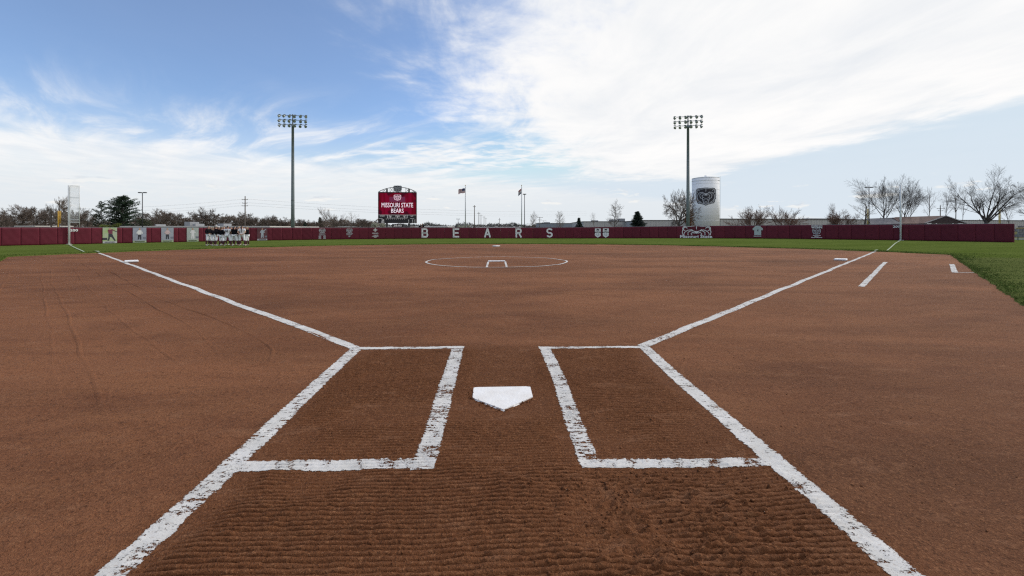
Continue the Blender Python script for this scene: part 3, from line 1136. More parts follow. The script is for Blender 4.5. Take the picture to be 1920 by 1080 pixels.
def emblem(fmap, parent, fill=None, line=None, sx=1.0, sz=1.0, clip=None, lw=0.06, t=0.02, names=('emblem_field', 'emblem_lines')):
    """fmap takes local (x, out, z) to the place on the carrier"""
    def finish(mb, cuts, nm, mt):
        bm = mb.bm
        if clip is not None:
            bmesh.ops.bisect_plane(bm, geom=bm.verts[:] + bm.edges[:] + bm.faces[:], plane_co=(0, 0, clip * sz), plane_no=(0, 0, -1), clear_outer=True)
            bmesh.ops.bisect_plane(bm, geom=bm.verts[:] + bm.edges[:] + bm.faces[:], plane_co=(0, 0, .86 * sz), plane_no=(0, 0, 1), clear_outer=True)
        if cuts:
            for _ in range(cuts):
                es = [e for e in bm.edges if e.calc_length() > 0.28]
                if es:
                    bmesh.ops.subdivide_edges(bm, edges=es, cuts=1)
            bmesh.ops.triangulate(bm, faces=bm.faces)
        for v in bm.verts:
            v.co = fmap(v.co)
        return mb.build(nm, mt, parent)
    wrap = 4 if sx > 1.2 else 0
    if fill:
        mb = MB()
        full = E_OUT + [(-x, z) for x, z in reversed(E_OUT[1:-1])]
        mb.plate([(x * sx, z * sz) for x, z in full], 0, t)
        finish(mb, wrap, names[0], fill)
    mb = MB()
    S = [lw * (sx + sz) / 2]
    for st in ([E_IN] + E_STROKES):
        for q in (st, mirror(st)):
            ribbon(mb, [(x * sx, z * sz) for x, z in q], S[0], -t * 1.2, t)
    mb.plate([(x * sx, z * sz) for x, z in [(-.16, .36), (.16, .36), (.05, .12), (-.05, .12)]], -t * 1.25, t)
    ribbon(mb, [(0, .86 * sz), (0, .56 * sz)], S[0] * 0.9, -t * 1.25, t)
    mb.plate([(x * sx, z * sz) for x, z in [(-.22, -.30), (-.14, -.30), (-.13, -.42), (-.17, -.42)]], -t * 1.25, t)
    mb.plate([(x * sx, z * sz) for x, z in [(.14, -.30), (.22, -.30), (.17, -.42), (.13, -.42)]], -t * 1.25, t)
    finish(mb, wrap, names[1], line)


def fence_map(px, v):
    p, rz = on_fence(px, v)
    p.y -= FY
    M = Matrix.Translation(p) @ Matrix.Rotation(rz, 4, 'Z')
    return lambda c: M @ c


def rows(mb, items, t=0.012):
    """little white print: (x, z, w, h)"""
    for x, z, w_, h_ in items:
        mb.plate([(x - w_ / 2, z - h_ / 2), (x + w_ / 2, z - h_ / 2), (x + w_ / 2, z + h_ / 2), (x - w_ / 2, z + h_ / 2)], 0, t)


def words(x, z, w_, h_, seed):
    r_ = random.Random(seed)
    out, c = [], x - w_ / 2
    while c < x + w_ / 2 - 0.03:
        d = r_.uniform(0.04, 0.09)
        out.append((c + d / 2, z, d, h_ * r_.uniform(0.75, 1.0)))
        c += d + r_.uniform(0.015, 0.03)
    return out


# large half head with lettering
emblem(fence_map(1306, 0.30), fence, None, M_WHITE, 2.10, 1.36, clip=-0.05, lw=0.055, t=0.015, names=('', 'bear_emblem'))
fence_print('team_name', text_mesh('Missouri', 2.45, 0.40, 0.012, 0.03), 1292.5, 0.15, M_WHITE, FOUT + 0.03)
fence_print('team_name', text_mesh('State', 1.55, 0.40, 0.012, 0.03), 1324.5, 0.15, M_WHITE, FOUT + 0.03)
# small award prints on the left
for px, kind in ((604, 0), (655, 1)):
    emblem(fence_map(px, 0.73), fence, None, M_SILVER, 0.44, 0.34, lw=0.13, t=0.008, names=('', 'bear_emblem'))
    mb = MB()
    it = words(0, -0.12, 0.86, 0.10, px) + words(0, -0.27, 0.80, 0.10, px + 1)
    if kind == 0:
        for zz in (-0.42, -0.54, -0.66, -0.78):
            it += [(-0.30, zz, 0.34, 0.075), (0.30, zz, 0.34, 0.075)]
    else:
        it += [(0, -0.44, 0.26, 0.075), (0, -0.55, 0.26, 0.075)]
    rows(mb, it)
    tag(fence_print('award_lettering', mb.mesh('award_lettering'), px, 0.56, M_SILVER), kind='stuff')
mb = MB()
ribbon(mb, [(0, .70), (.27, .46), (0, .22), (-.27, .46)], 0.07, 0, 0.01, closed=True)
mb.plate([(-.17, .46), (0, .60), (.17, .46), (0, .34)], 0, 0.012)
rows(mb, words(0, 0.0, 0.85, 0.11, 5) + words(0.08, -0.30, 0.62, 0.11, 6) + words(0, -0.46, 0.92, 0.11, 7) + words(0, -0.60, 0.4, 0.09, 8))
tag(fence_print('diamond_emblem', mb.mesh('diamond_emblem'), 703.5, 0.52, M_WHITE), kind='stuff')
# twin shields
for px in (1121, 1136):
    mb = MB()
    mb.plate([(-.44, .66), (.44, .66), (.44, -.46), (0, -.74), (-.44, -.46)], 0, 0.010)
    fence_print('shield', mb.mesh('shield'), px, 0.50, M_WHITE)
    mb = MB()
    mb.plate([(-.50, .12), (0, .20), (.50, .12), (.50, .00), (0, .07), (-.50, .00)], 0, 0.012)
    mb.plate([(-.20, .56), (.20, .56), (.20, .36), (-.20, .36)], 0, 0.012)
    fence_print('shield_band', mb.mesh('shield_band'), px, 0.50, M_BLACK, FOUT + 0.012)
    mb = MB()
    rows(mb, [(-.14, -.20, .10, .30), (.14, -.20, .10, .30), (0, -.42, .36, .06)])
    fence_print('shield_mark', mb.mesh('shield_mark'), px, 0.50, M_SILVER, FOUT + 0.012)
# framed jersey
mb = MB()
mb.plate([(-.30, .72), (-.12, .76), (.12, .76), (.30, .72), (.60, .40), (.56, .18), (.40, .22), (.40, -.44), (-.40, -.44), (-.40, .22), (-.56, .18), (-.60, .40)], 0, 0.02)
jm = mat('jersey_grey_print', (0.40, 0.46, 0.45), 0.7, var=0.06)
fence_print('jersey_print', mb.mesh('jersey_print'), 1421, 0.53, jm)
fence_print('jersey_number', text_mesh('4', 0.20, 0.30, 0.01, 0.04), 1421, 0.64, M_BLACK, FOUT + 0.022)
mb = MB()
rows(mb, words(0, 0.10, 0.45, 0.05, 31) + words(0, -0.56 - 0.02, 0.9, 0.10, 33))
tag(fence_print('jersey_lettering', mb.mesh('jersey_lettering'), 1421, 0.53, M_WHITE, FOUT + 0.022), kind='stuff')
# memorial print
mb = MB()
rows(mb, words(0, 0.72, 1.05, 0.13, 41) + words(0, -0.42, 0.74, 0.09, 42) + words(0, -0.55, 0.4, 0.06, 43) + words(0, -0.67, 1.1, 0.09, 44))
tag(fence_print('memorial_lettering', mb.mesh('memorial_lettering'), 1531.5, 0.52, M_WHITE), kind='stuff')
fence_print('memorial_lettering', text_mesh('WYNN', 1.12, 0.22, 0.012, 0.05), 1531.5, 0.83, M_WHITE)
emblem(fence_map(1531.5, 0.53), fence, None, M_SILVER, 0.46, 0.38, lw=0.11, t=0.008, names=('', 'bear_emblem'))

turf_line('painted foul line crossing the left outfield turf to the pole', third_edge, fence_xy(theta(128)), 0.10)
turf_line('painted foul line crossing the right outfield turf to the pole', first_edge, fence_xy(theta(1690)), 0.08)

# ------------------------------------------------------------------ player posters on the fence
SKIN_P = mat('poster_skin', (0.42, 0.25, 0.18), 0.7)
P_DARK = mat('poster_dark', (0.03, 0.03, 0.045), 0.7)
P_WHITE = mat('poster_white', (0.66, 0.66, 0.68), 0.7)
P_MAROON = mat('poster_maroon', (0.16, 0.03, 0.06), 0.7)


def poster(px0, px1, label, bg, pose, top=1.0, bottom=0.02, foot=None, shirt=None, legs=None):
    t0, t1 = theta(px0), theta(px1)
    wd = (t1 - t0) * FR
    p, rz = on_fence((px0 + px1) / 2, 0, 0.10)
    h = FH * (top - bottom)
    t = thing('poster', label, 'poster', (p.x, p.y, p.z + FH * bottom), rz, 'player posters on the fence')
    MB().box((0, 0, h / 2), (wd, 0.02, h), bevel=0.004).build('sheet', bg, t)
    y0 = -0.012
    s = h / 1.7
    mb = MB()
    fx = 1.0
    def pl(m_, pts): m_.plate([(x * s * fx, z * s) for x, z in pts], y0, 0.006)
    if foot:
        f = MB()
        pl(f, [(-wd / 2 / s * .97, .02), (wd / 2 / s * .97, .02), (wd / 2 / s * .97, .22), (-wd / 2 / s * .97, .22)])
        f.build('caption_band', foot, t)
    cap = MB()
    rows(cap, [(x * s, z * s, a * s, b * s) for x, z, a, b in words(0, .13, .85, .09, int(px0))])
    c = cap.build('caption', P_DARK, t)
    c.location.y = y0 - 0.008
    em = MB()
    em.plate([(.30 * s, .42 * s), (.58 * s, .42 * s), (.58 * s, .64 * s), (.30 * s, .64 * s)] if pose != 'swing' else [(-.60 * s, .36 * s), (-.22 * s, .36 * s), (-.22 * s, .60 * s), (-.60 * s, .60 * s)], y0, 0.006)
    em.build('badge', P_DARK if pose == 'swing' else mat('poster_badge', (0.16, 0.17, 0.22), 0.7), t)
    lg, tr, hd = MB(), MB(), MB()
    fx = 0.95 if pose == 'swing' else 0.72
    if pose == 'swing':
        pl(lg, [(-.12, 1.05), (.22, .98), (.30, .75), (.52, .28), (.40, .26), (.18, .62), (.02, .72), (-.06, .30), (-.22, .28), (-.14, .62)])
        pl(tr, [(-.20, 1.45), (.06, 1.50), (.24, 1.38), (.22, 1.00), (-.12, 1.04)])
        pl(tr, [(.10, 1.48), (.42, 1.30), (.48, 1.36), (.18, 1.56)])
        pl(hd, [(-.16, 1.52), (-.08, 1.66), (.08, 1.66), (.12, 1.54), (0, 1.46)])
        bt = MB()
        pl(bt, [(.40, 1.30), (.62, 1.22), (.64, 1.28), (.42, 1.36)])
        bt.build('bat', P_DARK, t)
    else:
        a = .0 if pose == 'stand' else .06
        pl(lg, [(-.20, .92), (.20, .92), (.22, .35), (.07, .35), (0, .78), (-.07, .35), (-.22, .35)])
        pl(tr, [(-.24, 1.36), (-.08, 1.42), (.08, 1.42), (.24, 1.36), (.20, .92), (-.20, .92)])
        pl(tr, [(-.24, 1.34), (-.42, 1.08), (-.30, .98 + a), (-.18, 1.16)])
        pl(tr, [(.24, 1.34), (.42, 1.08), (.30, .98 + a), (.18, 1.16)])
        pl(hd, [(-.10, 1.44), (-.11, 1.60), (-.04, 1.66), (.04, 1.66), (.11, 1.60), (.10, 1.44), (0, 1.40)])
        if pose == 'point':
            pl(tr, [(.20, 1.36), (.62, 1.56), (.66, 1.50), (.24, 1.24)])
    lg.build('printed_trousers', legs or P_DARK, t)
    tr.build('printed_shirt', shirt or P_WHITE, t).location.y = -0.001
    hd.build('printed_head', SKIN_P, t).location.y = -0.002
    return t


PG_GREEN = mat('poster_green', (0.30, 0.42, 0.16), 0.7, col2=(0.40, 0.42, 0.36), vscale=1.1)
PG_GREY = mat('poster_grey_blue', (0.26, 0.28, 0.35), 0.7, var=0.14, vscale=1.5)
PG_GREY2 = mat('poster_grey_lavender', (0.29, 0.31, 0.37), 0.7, var=0.12, vscale=1.3)
PG_PALE = mat('poster_pale_green_grey', (0.36, 0.40, 0.39), 0.7, var=0.10, vscale=1.3)
PG_MAR = mat('poster_maroon_ground', (0.10, 0.035, 0.045), 0.7, var=0.3, vscale=2.0)
FT_PALE = mat('poster_pale_foot', (0.42, 0.42, 0.46), 0.7)
FT_GRASS = mat('poster_grass_foot', (0.30, 0.38, 0.22), 0.7, var=0.2)
poster(192, 219, 'green poster of a swinging batter on the fence', PG_GREEN, 'swing', foot=FT_PALE, shirt=P_MAROON)
poster(248.5, 274, 'grey-blue poster of a player with both arms bent, second on the fence', PG_GREY, 'stand', foot=FT_GRASS)
poster(302, 325, 'grey-lavender poster of a player in dark trousers, third on the fence', PG_GREY2, 'stand', foot=FT_GRASS, shirt=mat('poster_shirt_pink', (0.52, 0.40, 0.42), 0.7))
poster(350, 372, 'pale grey-green poster of a player all in white on the fence', PG_PALE, 'bent', foot=FT_GRASS, legs=P_WHITE)
poster(482, 501, 'dark maroon poster of a pointing player right of the huddle', PG_MAR, 'point', top=0.98, foot=FT_PALE, shirt=mat('poster_bluegrey', (0.36, 0.40, 0.46), 0.7), legs=mat('poster_bluegrey', (0.36, 0.40, 0.46)))


# ------------------------------------------------------------------ foul poles
def foul_pole(px, ytop, label, screen):
    th_ = theta(px)
    x, y = fence_xy(th_)
    x, y = x - math.sin(th_) * 0.22, y - math.cos(th_) * 0.22
    z0 = float(terrain(x, y)) + 0.02
    D = project((x, y, z0))[2]
    H = 1.1527 + (430 - ytop) * D / FPX - z0
    t = thing('foul_pole', label, 'foul pole', (x, y, z0))
    MB().tube([(0, 0, 0), (0, 0, H)], 0.085, 14).build('pole', M_WPOLE, t)
    MB().box((0, 0, 0.02), (0.34, 0.34, 0.04), bevel=0.006).build('base_plate', M_WPOLE, t)
    # the wing of wire screen stands fair-side, along the foul line's far side
    d = Vector(screen)
    for zz in (2.2, H * 0.42, H * 0.79, H - 0.04):
        MB().tube([(0, 0, zz), tuple(d) + (zz,)] if False else [Vector((0, 0, zz)), Vector((d.x, d.y, zz))], 0.022, 6).build('screen_bar', M_WPOLE, t)
    MB().tube([Vector((d.x, d.y, 1.75)), Vector((d.x, d.y, H - 0.02))], 0.026, 8).build('screen_upright', M_WPOLE, t)
    mb = MB()
    ln = d.length
    n = max(4, int(ln / 0.055))
    for i in range(1, n):
        p = d * (i / n)
        mb.tube([Vector((p.x, p.y, 2.2)), Vector((p.x, p.y, H - 0.04))], 0.0065, 4, caps=False)
    for zz in np.arange(2.2, H - 0.04, 0.11):
        mb.tube([Vector((0, 0, zz)), Vector((d.x, d.y, zz))], 0.0065, 4, caps=False)
    mb.build('wire_screen', M_WPOLE, t)


foul_pole(128, 348, 'white foul pole with a wide wire screen at the left of the fence', (0.78, 0.25))
foul_pole(1690, 348, 'slim white foul pole seen edge on at the right of the fence', (0.46, 0.40))
# a yellow pole of the next field, far left
for px, ytop, D, lab in ((109, 396, 105, 'yellow foul pole beyond the left end of the fence'),
                         (1626, 392, 125, 'yellow foul pole rising just left of the gabled house roof'),
                         (1873, 393, 120, 'pale yellow foul pole behind the far right of the fence')):
    p = at(px, 430, D)
    H = 1.15 + (430 - ytop) * D / FPX
    t = thing('yellow_foul_pole', lab, 'foul pole', (p.x, p.y, 0))
    ym = M_YELLOW if px < 500 else mat('pale_yellow_paint', (0.50, 0.40, 0.13), 0.5)
    MB().tube([(0, 0, -0.1), (0, 0, H)], 0.09, 10).build('pole', ym, t)
    w_ = 0.65 if px < 500 else 0.5
    mb = MB()
    for i in range(1, 9):
        mb.tube([(w_ * i / 8, 0, 2.4), (w_ * i / 8, 0, H)], 0.018, 4)
    for zz in np.arange(2.4, H, 0.35):
        mb.tube([(0, 0, zz), (w_, 0, zz)], 0.018, 4)
    mb.build('wire_screen', ym, t)


# ------------------------------------------------------------------ floodlight towers
def lamp_mesh():
    mb = MB()
    mb.lathe([(0.05, 0.0), (0.12, 0.02), (0.17, 0.12), (0.25, 0.29), (0.305, 0.44), (0.31, 0.51), (0.285, 0.51)], Matrix.Identity(4), 12)
    return mb.mesh('floodlight')


def lamp_lens():
    mb = MB()
    mb.lathe([(0.28, 0.47), (0.28, 0.495), (0.17, 0.512)], Matrix.Identity(4), 12)
    return mb.mesh('lens')


LMP, LNS = lamp_mesh(), lamp_lens()
LMP.materials.append(M_LAMP)
LNS.materials.append(M_GLASS)


def light_tower(px, D, ytop, label, face, tilt_bars, seed):
    p = at(px, 430, D)
    z0 = float(terrain(p.x, p.y))
    H = 1.15 + (430 - ytop) * D / FPX - z0
    t = thing('light_tower', label, 'light tower', (p.x, p.y, z0), face, 'floodlight towers behind the fence')
    hp = H - 2.1
    MB().tube([(0, 0, 0), (0, 0, hp * .33), (0, 0, hp * .66), (0, 0, hp), (0, 0, hp + 0.01), (0, 0, hp + 0.35), (0, 0, hp + 0.36), (0, 0, H)],
              [0.31, 0.28, 0.245, 0.21, 0.25, 0.25, 0.115, 0.10], 16).build('pole', M_STEEL, t)
    MB().box((0, 0, 0.25), (0.8, 0.8, 0.5), bevel=0.05).build('footing', mat('concrete', (0.33, 0.32, 0.30), 0.9, var=0.1), t)
    for zz in (H * .30, H * .62):
        MB().tube([(0, 0, zz), (0, 0, zz + 0.12)], 0.315 - 0.1 * zz / H, 16).build('pole_joint', M_STEEL, t)
    r_ = random.Random(seed)
    yaws = [62, 38, 12, -8, -34, -58]
    xs = [-2.0, -1.22, -0.42, 0.40, 1.22, 2.0]
    for row, zz in enumerate((H - 0.22, H - 1.02, H - 1.82)):
        arm = MB()
        arm.box((0, -0.02, zz), (4.25, 0.08, 0.08))
        arm.box((0, 0.0, zz), (0.30, 0.34, 0.22), bevel=0.02)
        arm.build('crossarm', M_STEEL, t)
        for i, x in enumerate(xs):
            yw = R(yaws[i] + r_.uniform(-9, 9))
            down = R(28 + 8 * row + r_.uniform(-7, 7))
            d = Vector((-math.sin(yw) * math.cos(down), -math.cos(yw) * math.cos(down), -math.sin(down)))
            q = d.to_track_quat('Z', 'Y').to_euler()
            o = mobj('floodlight', LMP, t, None, (x, -0.12, zz - 0.12), q)
            o.scale = (0.80, 0.80, 0.80)
            l_ = bpy.data.objects.new('lens', LNS)
            link(l_, o)
            br = MB().box((x, -0.06, zz - 0.09), (0.07, 0.10, 0.20)).box((x - 0.25 * math.sin(yw), 0.02, zz + 0.10), (0.34, 0.20, 0.13), bevel=0.02)
            br.build('ballast', M_STEEL, t)
    MB().box((0.1, -0.05, H - 2.0), (0.5, 0.4, 0.36), bevel=0.03).build('junction_box', M_STEEL, t)
    return t


light_tower(549, 78, 215, 'tall grey floodlight tower left of the scoreboard', R(6), 0, 4)
light_tower(1290, 78, 217, 'tall grey floodlight tower beside the white water tank', R(-14), 0, 9)


# ------------------------------------------------------------------ scoreboard
def screen_material():
    m = bpy.data.materials.new('led_screen')
    m.use_nodes = True
    n = NT(m.node_tree)
    b = n.node('ShaderNodeBsdfPrincipled')
    out = n.node('ShaderNodeOutputMaterial')
    n.link(b.outputs[0], out.inputs[0])
    b.inputs['Base Color'].default_value = (0.012, 0.004, 0.005, 1)
    b.inputs['Specular IOR Level'].default_value = 0.05
    b.inputs['Roughness'].default_value = 0.9
    co = n.node('ShaderNodeTexCoord').outputs['Object']
    x, y, z = n.sep(co)
    bars = n.noise(n.xyz(n.mul(x, 1.3), 0.0, n.mul(z, 0.12)), 1.1, 2, 0.5)
    blk = n.noise(n.xyz(n.mul(x, 0.9), 3.3, n.mul(z, 0.75)), 1.0, 1, 0.4)
    c = n.mix(n.step(bars, 0.38, 0.62), (0.105, 0.001, 0.007), (0.165, 0.002, 0.020))
    c = n.mix(n.mul(n.step(blk, 0.50, 0.62), 0.85), c, (0.030, 0.002, 0.008))
    dots = n.m('PINGPONG', n.mul(z, 22.0), 1.0)
    c = n.mix(n.mul(dots, 0.18), c, (0.0, 0.0, 0.0))
    n.link(c, b.inputs['Emission Color'])
    b.inputs['Emission Strength'].default_value = 1.0
    return m


SBD = 80.0
sp = at(745, 430, SBD)
K = SBD / FPX
sb_ = thing('scoreboard', 'maroon scoreboard with a lit video screen on two dark posts', 'scoreboard', (sp.x, sp.y, 1.163), R(2))


def sx_(px): return (px - 745) * K
def sz_(py): return (430 - py) * K


def rect(name, x0, x1, y0, y1, yy, t_, material, parent=None, bevel=0.02):
    return MB().box(((sx_(x0) + sx_(x1)) / 2, yy + t_ / 2, (sz_(y0) + sz_(y1)) / 2), (abs(sx_(x1) - sx_(x0)), t_, abs(sz_(y1) - sz_(y0))), bevel=bevel).build(name, material, parent or sb_)


M_CAB = mat('scoreboard_cabinet', (0.055, 0.008, 0.014), 0.5, var=0.1)
M_BLK = mat('scoreboard_face', (0.014, 0.010, 0.013), 0.45, var=0.1)
M_LED = mat('led_text', (0.90, 0.76, 0.86), 0.5, emit=0.6)
M_LEDD = mat('led_digit', (0.62, 0.60, 0.60), 0.5, emit=0.35)
for px in (725, 766):
    MB().box((sx_(px), 0.45, (sz_(440) + sz_(354.6)) / 2), (0.26, 0.30, sz_(354.6) - sz_(440)), bevel=0.02).build('post', M_DARKSTEEL, sb_)
rect('cabinet', 709.6, 780.6, 361.6, 419.2, -0.05, 0.42, M_CAB)
scr = rect('video_screen', 710.6, 779.6, 362.6, 403.4, -0.09, 0.05, screen_material(), bevel=0.006)
rect('stats_panel', 710.6, 779.6, 404.8, 410.6, -0.08, 0.035, M_BLK, bevel=0.006)
rect('inning_panel', 710.6, 779.6, 411.2, 418.6, -0.08, 0.035, M_BLK, bevel=0.006)
# lines between the panels
for x0, x1, y0, y1 in ((710, 780.2, 403.7, 404.2), (726.6, 763.6, 409.4, 409.9), (726.6, 727.2, 404.2, 409.6), (763.0, 763.6, 404.2, 409.6), (710.6, 718, 410.5, 410.9), (769, 776, 410.5, 410.9)):
    rect('divider', x0, x1, y0, y1, -0.115, 0.03, M_LEDD, bevel=0)


def sb_text(name, s, px, py, wpx, hpx, m_, yy=-0.12, bold=0.03, parent=None):
    o = mobj(name, text_mesh(s, wpx * K, hpx * K, 0.02, bold), parent or sb_, m_, (sx_(px), yy, sz_(py)))
    return o


sb_text('screen_lettering', 'MISSOURI STATE', 745.3, 385.4, 58, 8.6, M_LED, -0.095, 0.0)
sb_text('screen_lettering', 'BEARS', 745.4, 395.9, 23, 7.8, M_LED, -0.095, 0.0)
rect('screen_graphic', 730.6, 759.6, 370, 379.5, -0.097, 0.006, mat('led_dull_rose', (0.13, 0.022, 0.055), 0.9, emit=0.6, spec=0.05), bevel=0)
Ms = Matrix.Translation((sx_(745.4), -0.10, sz_(371.6)))
emblem(lambda c: Ms @ c, sb_, mat('led_dark', (0.05, 0.01, 0.02), 0.5, emit=0.6), mat('led_rose', (0.60, 0.38, 0.46), 0.5, emit=0.8), 7.3 * K, 6.0 * K, lw=0.10, t=0.008, names=('screen_emblem_field', 'screen_emblem'))
for s, px, wp in (('AT BAT', 717.8, 9), ('BALL', 732.3, 5.5), ('STRIKE', 745.6, 8.5), ('OUT', 758.4, 5.5), ('HIT', 772.4, 5)):
    sb_text('panel_lettering', s, px, 405.2 + 0.7, wp, 1.5, M_LEDD)
for s, px in (('0', 732.3), ('0', 745.5), ('0', 758.5)):
    sb_text('digit', s, px, 408.0 - 0.3, 2.0, 3.4, M_LEDD, bold=0.0)
for i in range(10):
    sb_text('inning_number', str((i + 1) % 10), 724.8 + 3.75 * i, 411.3 + 0.2, 0.9, 1.1, M_LEDD, bold=0.02)
sb_text('team_name', 'VIS', 718.6, 413.7, 4.6, 2.6, M_LEDD)
sb_text('team_name', 'MSU', 718.6, 417.2, 5.0, 2.4, M_LEDD)
for px in (766, 773.4, 777.6):
    for py in (413.2, 415.2, 417.4):
        sb_text('digit', '0', px, py, 1.6, 1.7, M_LEDD, bold=0.0)
rect('clock_panel', 735.4, 756, 420.6, 427.6, -0.02, 0.2, M_BLK)
sb_text('clock_digits', '28:00', 745.6, 423.8, 15, 3.9, M_LEDD, -0.055, 0.0)
# arched truss with the emblem board
arch = [(709.8, 361), (713, 358.9), (718, 356.6), (724.5, 354.4), (731, 352.8), (738, 351.7), (745.4, 351.3), (752, 351.7), (760, 352.8), (766.5, 354.4), (772, 356.6), (777, 358.9), (780.4, 361)]
A3 = [(sx_(a), 0.1, sz_(b)) for a, b in arch]
MB().tube(A3, 0.055, 6).build('truss_arch', M_DARKSTEEL, sb_)
MB().tube([(sx_(709.8), 0.1, sz_(361.2)), (sx_(780.4), 0.1, sz_(361.2))], 0.045, 6).build('truss_chord', M_DARKSTEEL, sb_)
for i in range(1, len(A3) - 1):
    a = A3[i]
    b = (A3[i - 1][0] if i % 2 else A3[i + 1][0], 0.1, sz_(361.2))
    MB().tube([a, b], 0.032, 5).build('truss_web', M_DARKSTEEL, sb_)
    MB().tube([a, (a[0], 0.1, sz_(361.2))], 0.026, 5).build('truss_web', M_DARKSTEEL, sb_)
Ms2 = Matrix.Translation((sx_(745.6), 0.0, sz_(355.2)))
emblem(lambda c: Ms2 @ c, sb_, mat('emblem_board_dark', (0.075, 0.075, 0.09), 0.5), mat('emblem_board_grey', (0.40, 0.41, 0.45), 0.5), 8.0 * K, 6.6 * K, lw=0.085, t=0.06, names=('emblem_board', 'emblem_lines'))


# ------------------------------------------------------------------ water tank
TD = 140.0
tp = at(1323, 430, TD)
TR = 23.9 * TD / FPX
TH = 1.15 + (430 - 335.0) * TD / FPX
tank = thing('water_tank', 'tall white cylindrical water tank with a black bear-head emblem', 'water tank', (tp.x, tp.y, 0))
M_TANK = mat('tank_paint', (0.88, 0.885, 0.90), 0.9, var=0.02, vscale=0.3, spec=0.1)
MB().lathe([(TR, 0.0), (TR, TH)], Matrix.Identity(4), 96).build('shell', M_TANK, tank)
MB().lathe([(TR + 0.12, -0.1), (TR + 0.12, 0.15)], Matrix.Identity(4), 72).build('base_ring', M_TANK, tank)
MB().lathe([(TR + 0.05, TH - 0.02), (TR * 0.6, TH + 0.30), (0.4, TH + 0.50)], Matrix.Identity(4), 72).build('roof', M_TANK, tank)
MB().lathe([(TR + 0.05, TH - 0.14), (TR + 0.05, TH - 0.025)], Matrix.Identity(4), 72).build('rim', M_TANK, tank)
for i in range(1, 9):
    z = TH * i / 9
    MB().lathe([(TR + 0.012, z - 0.035), (TR + 0.012, z + 0.035)], Matrix.Identity(4), 96).build('weld_band', M_TANK, tank)
MB().lathe([(0.35, TH + 0.55), (0.35, TH + 0.85), (0.1, TH + 0.95)], Matrix.Identity(4), 12).build('roof_vent', M_TANK, tank)
ring = lambda z, r_: [(r_ * math.cos(2 * math.pi * k / 48), r_ * math.sin(2 * math.pi * k / 48), z) for k in range(49)]
MB().tube(ring(TH * 0.945, TR + 0.04), 0.05, 6).build('ring_stiffener', M_TANK, tank)
fa = math.atan2(-(tp.x - CAM[0]), (tp.y - CAM[1]))      # it faces the field
fa2 = math.atan2(CAM[1] - tp.y, CAM[0] - tp.x)
ez = (430 - 371) * TD / FPX + 1.15


def tank_map(c):
    a = fa2 + c.x / (TR + 0.02) + 0.02
    r_ = TR + 0.03 - c.y
    return Vector((r_ * math.cos(a), r_ * math.sin(a), ez + c.z))


emblem(tank_map, tank, mat('emblem_black', (0.018, 0.014, 0.020), 0.6), mat('emblem_white', (0.50, 0.51, 0.55), 0.6), 17.9 * TD / FPX * 1.08, 16.6 * TD / FPX, lw=0.050, t=0.02)
# ladder up the right flank
lad = MB()
la = fa2 + R(86)
lp = Vector((math.cos(la), math.sin(la), 0)) * (TR + 0.14)
for s_ in (-0.2, 0.2):
    o_ = Vector((-math.sin(la), math.cos(la), 0)) * s_
    lad.tube([lp + o_ + Vector((0, 0, 2)), lp + o_ + Vector((0, 0, TH + 0.5))], 0.03, 5)
for zz in np.arange(2.2, TH, 0.4):
    o_ = Vector((-math.sin(la), math.cos(la), 0)) * 0.2
    lad.tube([lp - o_ + Vector((0, 0, zz)), lp + o_ + Vector((0, 0, zz))], 0.02, 4)
lad.build('ladder', M_STEEL, tank)


# ------------------------------------------------------------------ flagpoles
def flag_mesh(kind, wd, h, limp):
    """a flag of 13 rows hanging from local x = 0 to the left, rippled in the wind"""
    nr_, nc = 13, 16
    v, f, mi = [], [], []
    for j in range(nr_ + 1):
        for i in range(nc + 1):
            s, q = i / nc, j / nr_
            x = -s * wd
            z = -q * h - limp * s * s * 0.9 + 0.06 * math.sin(s * 9 + q * 2) * (1 - limp)
            y = 0.14 * s * math.sin(s * 8.5 + q * 1.6)
            if limp > 0.8:
                x *= 0.42
                y = 0.22 * s * math.sin(s * 15)
                z = -q * h - s * 0.5
            v.append((x, y, z))
    for j in range(nr_):
        for i in range(nc):
            a = j * (nc + 1) + i
            f.append((a, a + 1, a + nc + 2, a + nc + 1))
            if kind == 'us':
                mi.append(2 if (j < 7 and i < nc * 0.4) else (0 if j % 2 == 0 else 1))
            else:
                mi.append(0 if j < 4 else (1 if j < 9 else 2))
    me = mesh_np('flag', v, f, True)
    for c_ in ((0.30, 0.025, 0.035), (0.62, 0.60, 0.60), (0.025, 0.03, 0.10)):
        me.materials.append(mat('flag_%d' % int(c_[0] * 1000), c_, 0.8))
    me.polygons.foreach_set('material_index', np.array(mi, np.int32))
    return me


def flagpole(px, ytop, D, label, flag, flag_label):
    p = at(px, 430, D)
    H = 1.15 + (430 - ytop) * D / FPX
    t = thing('flagpole', label, 'flagpole', (p.x, p.y, 0))
    MB().tube([(0, 0, -0.2), (0, 0, H * .5), (0, 0, H)], [0.085, 0.075, 0.05], 10).build('pole', mat('aluminium_pole', (0.38, 0.40, 0.42), 0.4, metal=0.4), t)
    MB().lathe([(0.03, H), (0.09, H + 0.05), (0.09, H + 0.11), (0.03, H + 0.16)], Matrix.Identity(4), 10).build('finial', M_YELLOW, t)
    MB().tube([(0.10, 0, 1.2), (0.09, 0, H - 0.2)], 0.012, 4).build('halyard', M_WPOLE, t)
    me = flag_mesh(*flag)
    o = mobj('flag', me, None, None, (p.x - 0.07, p.y, H - 0.35 - flag[4] if len(flag) > 4 else H - 0.5))
    tag(o, flag_label, 'flag')


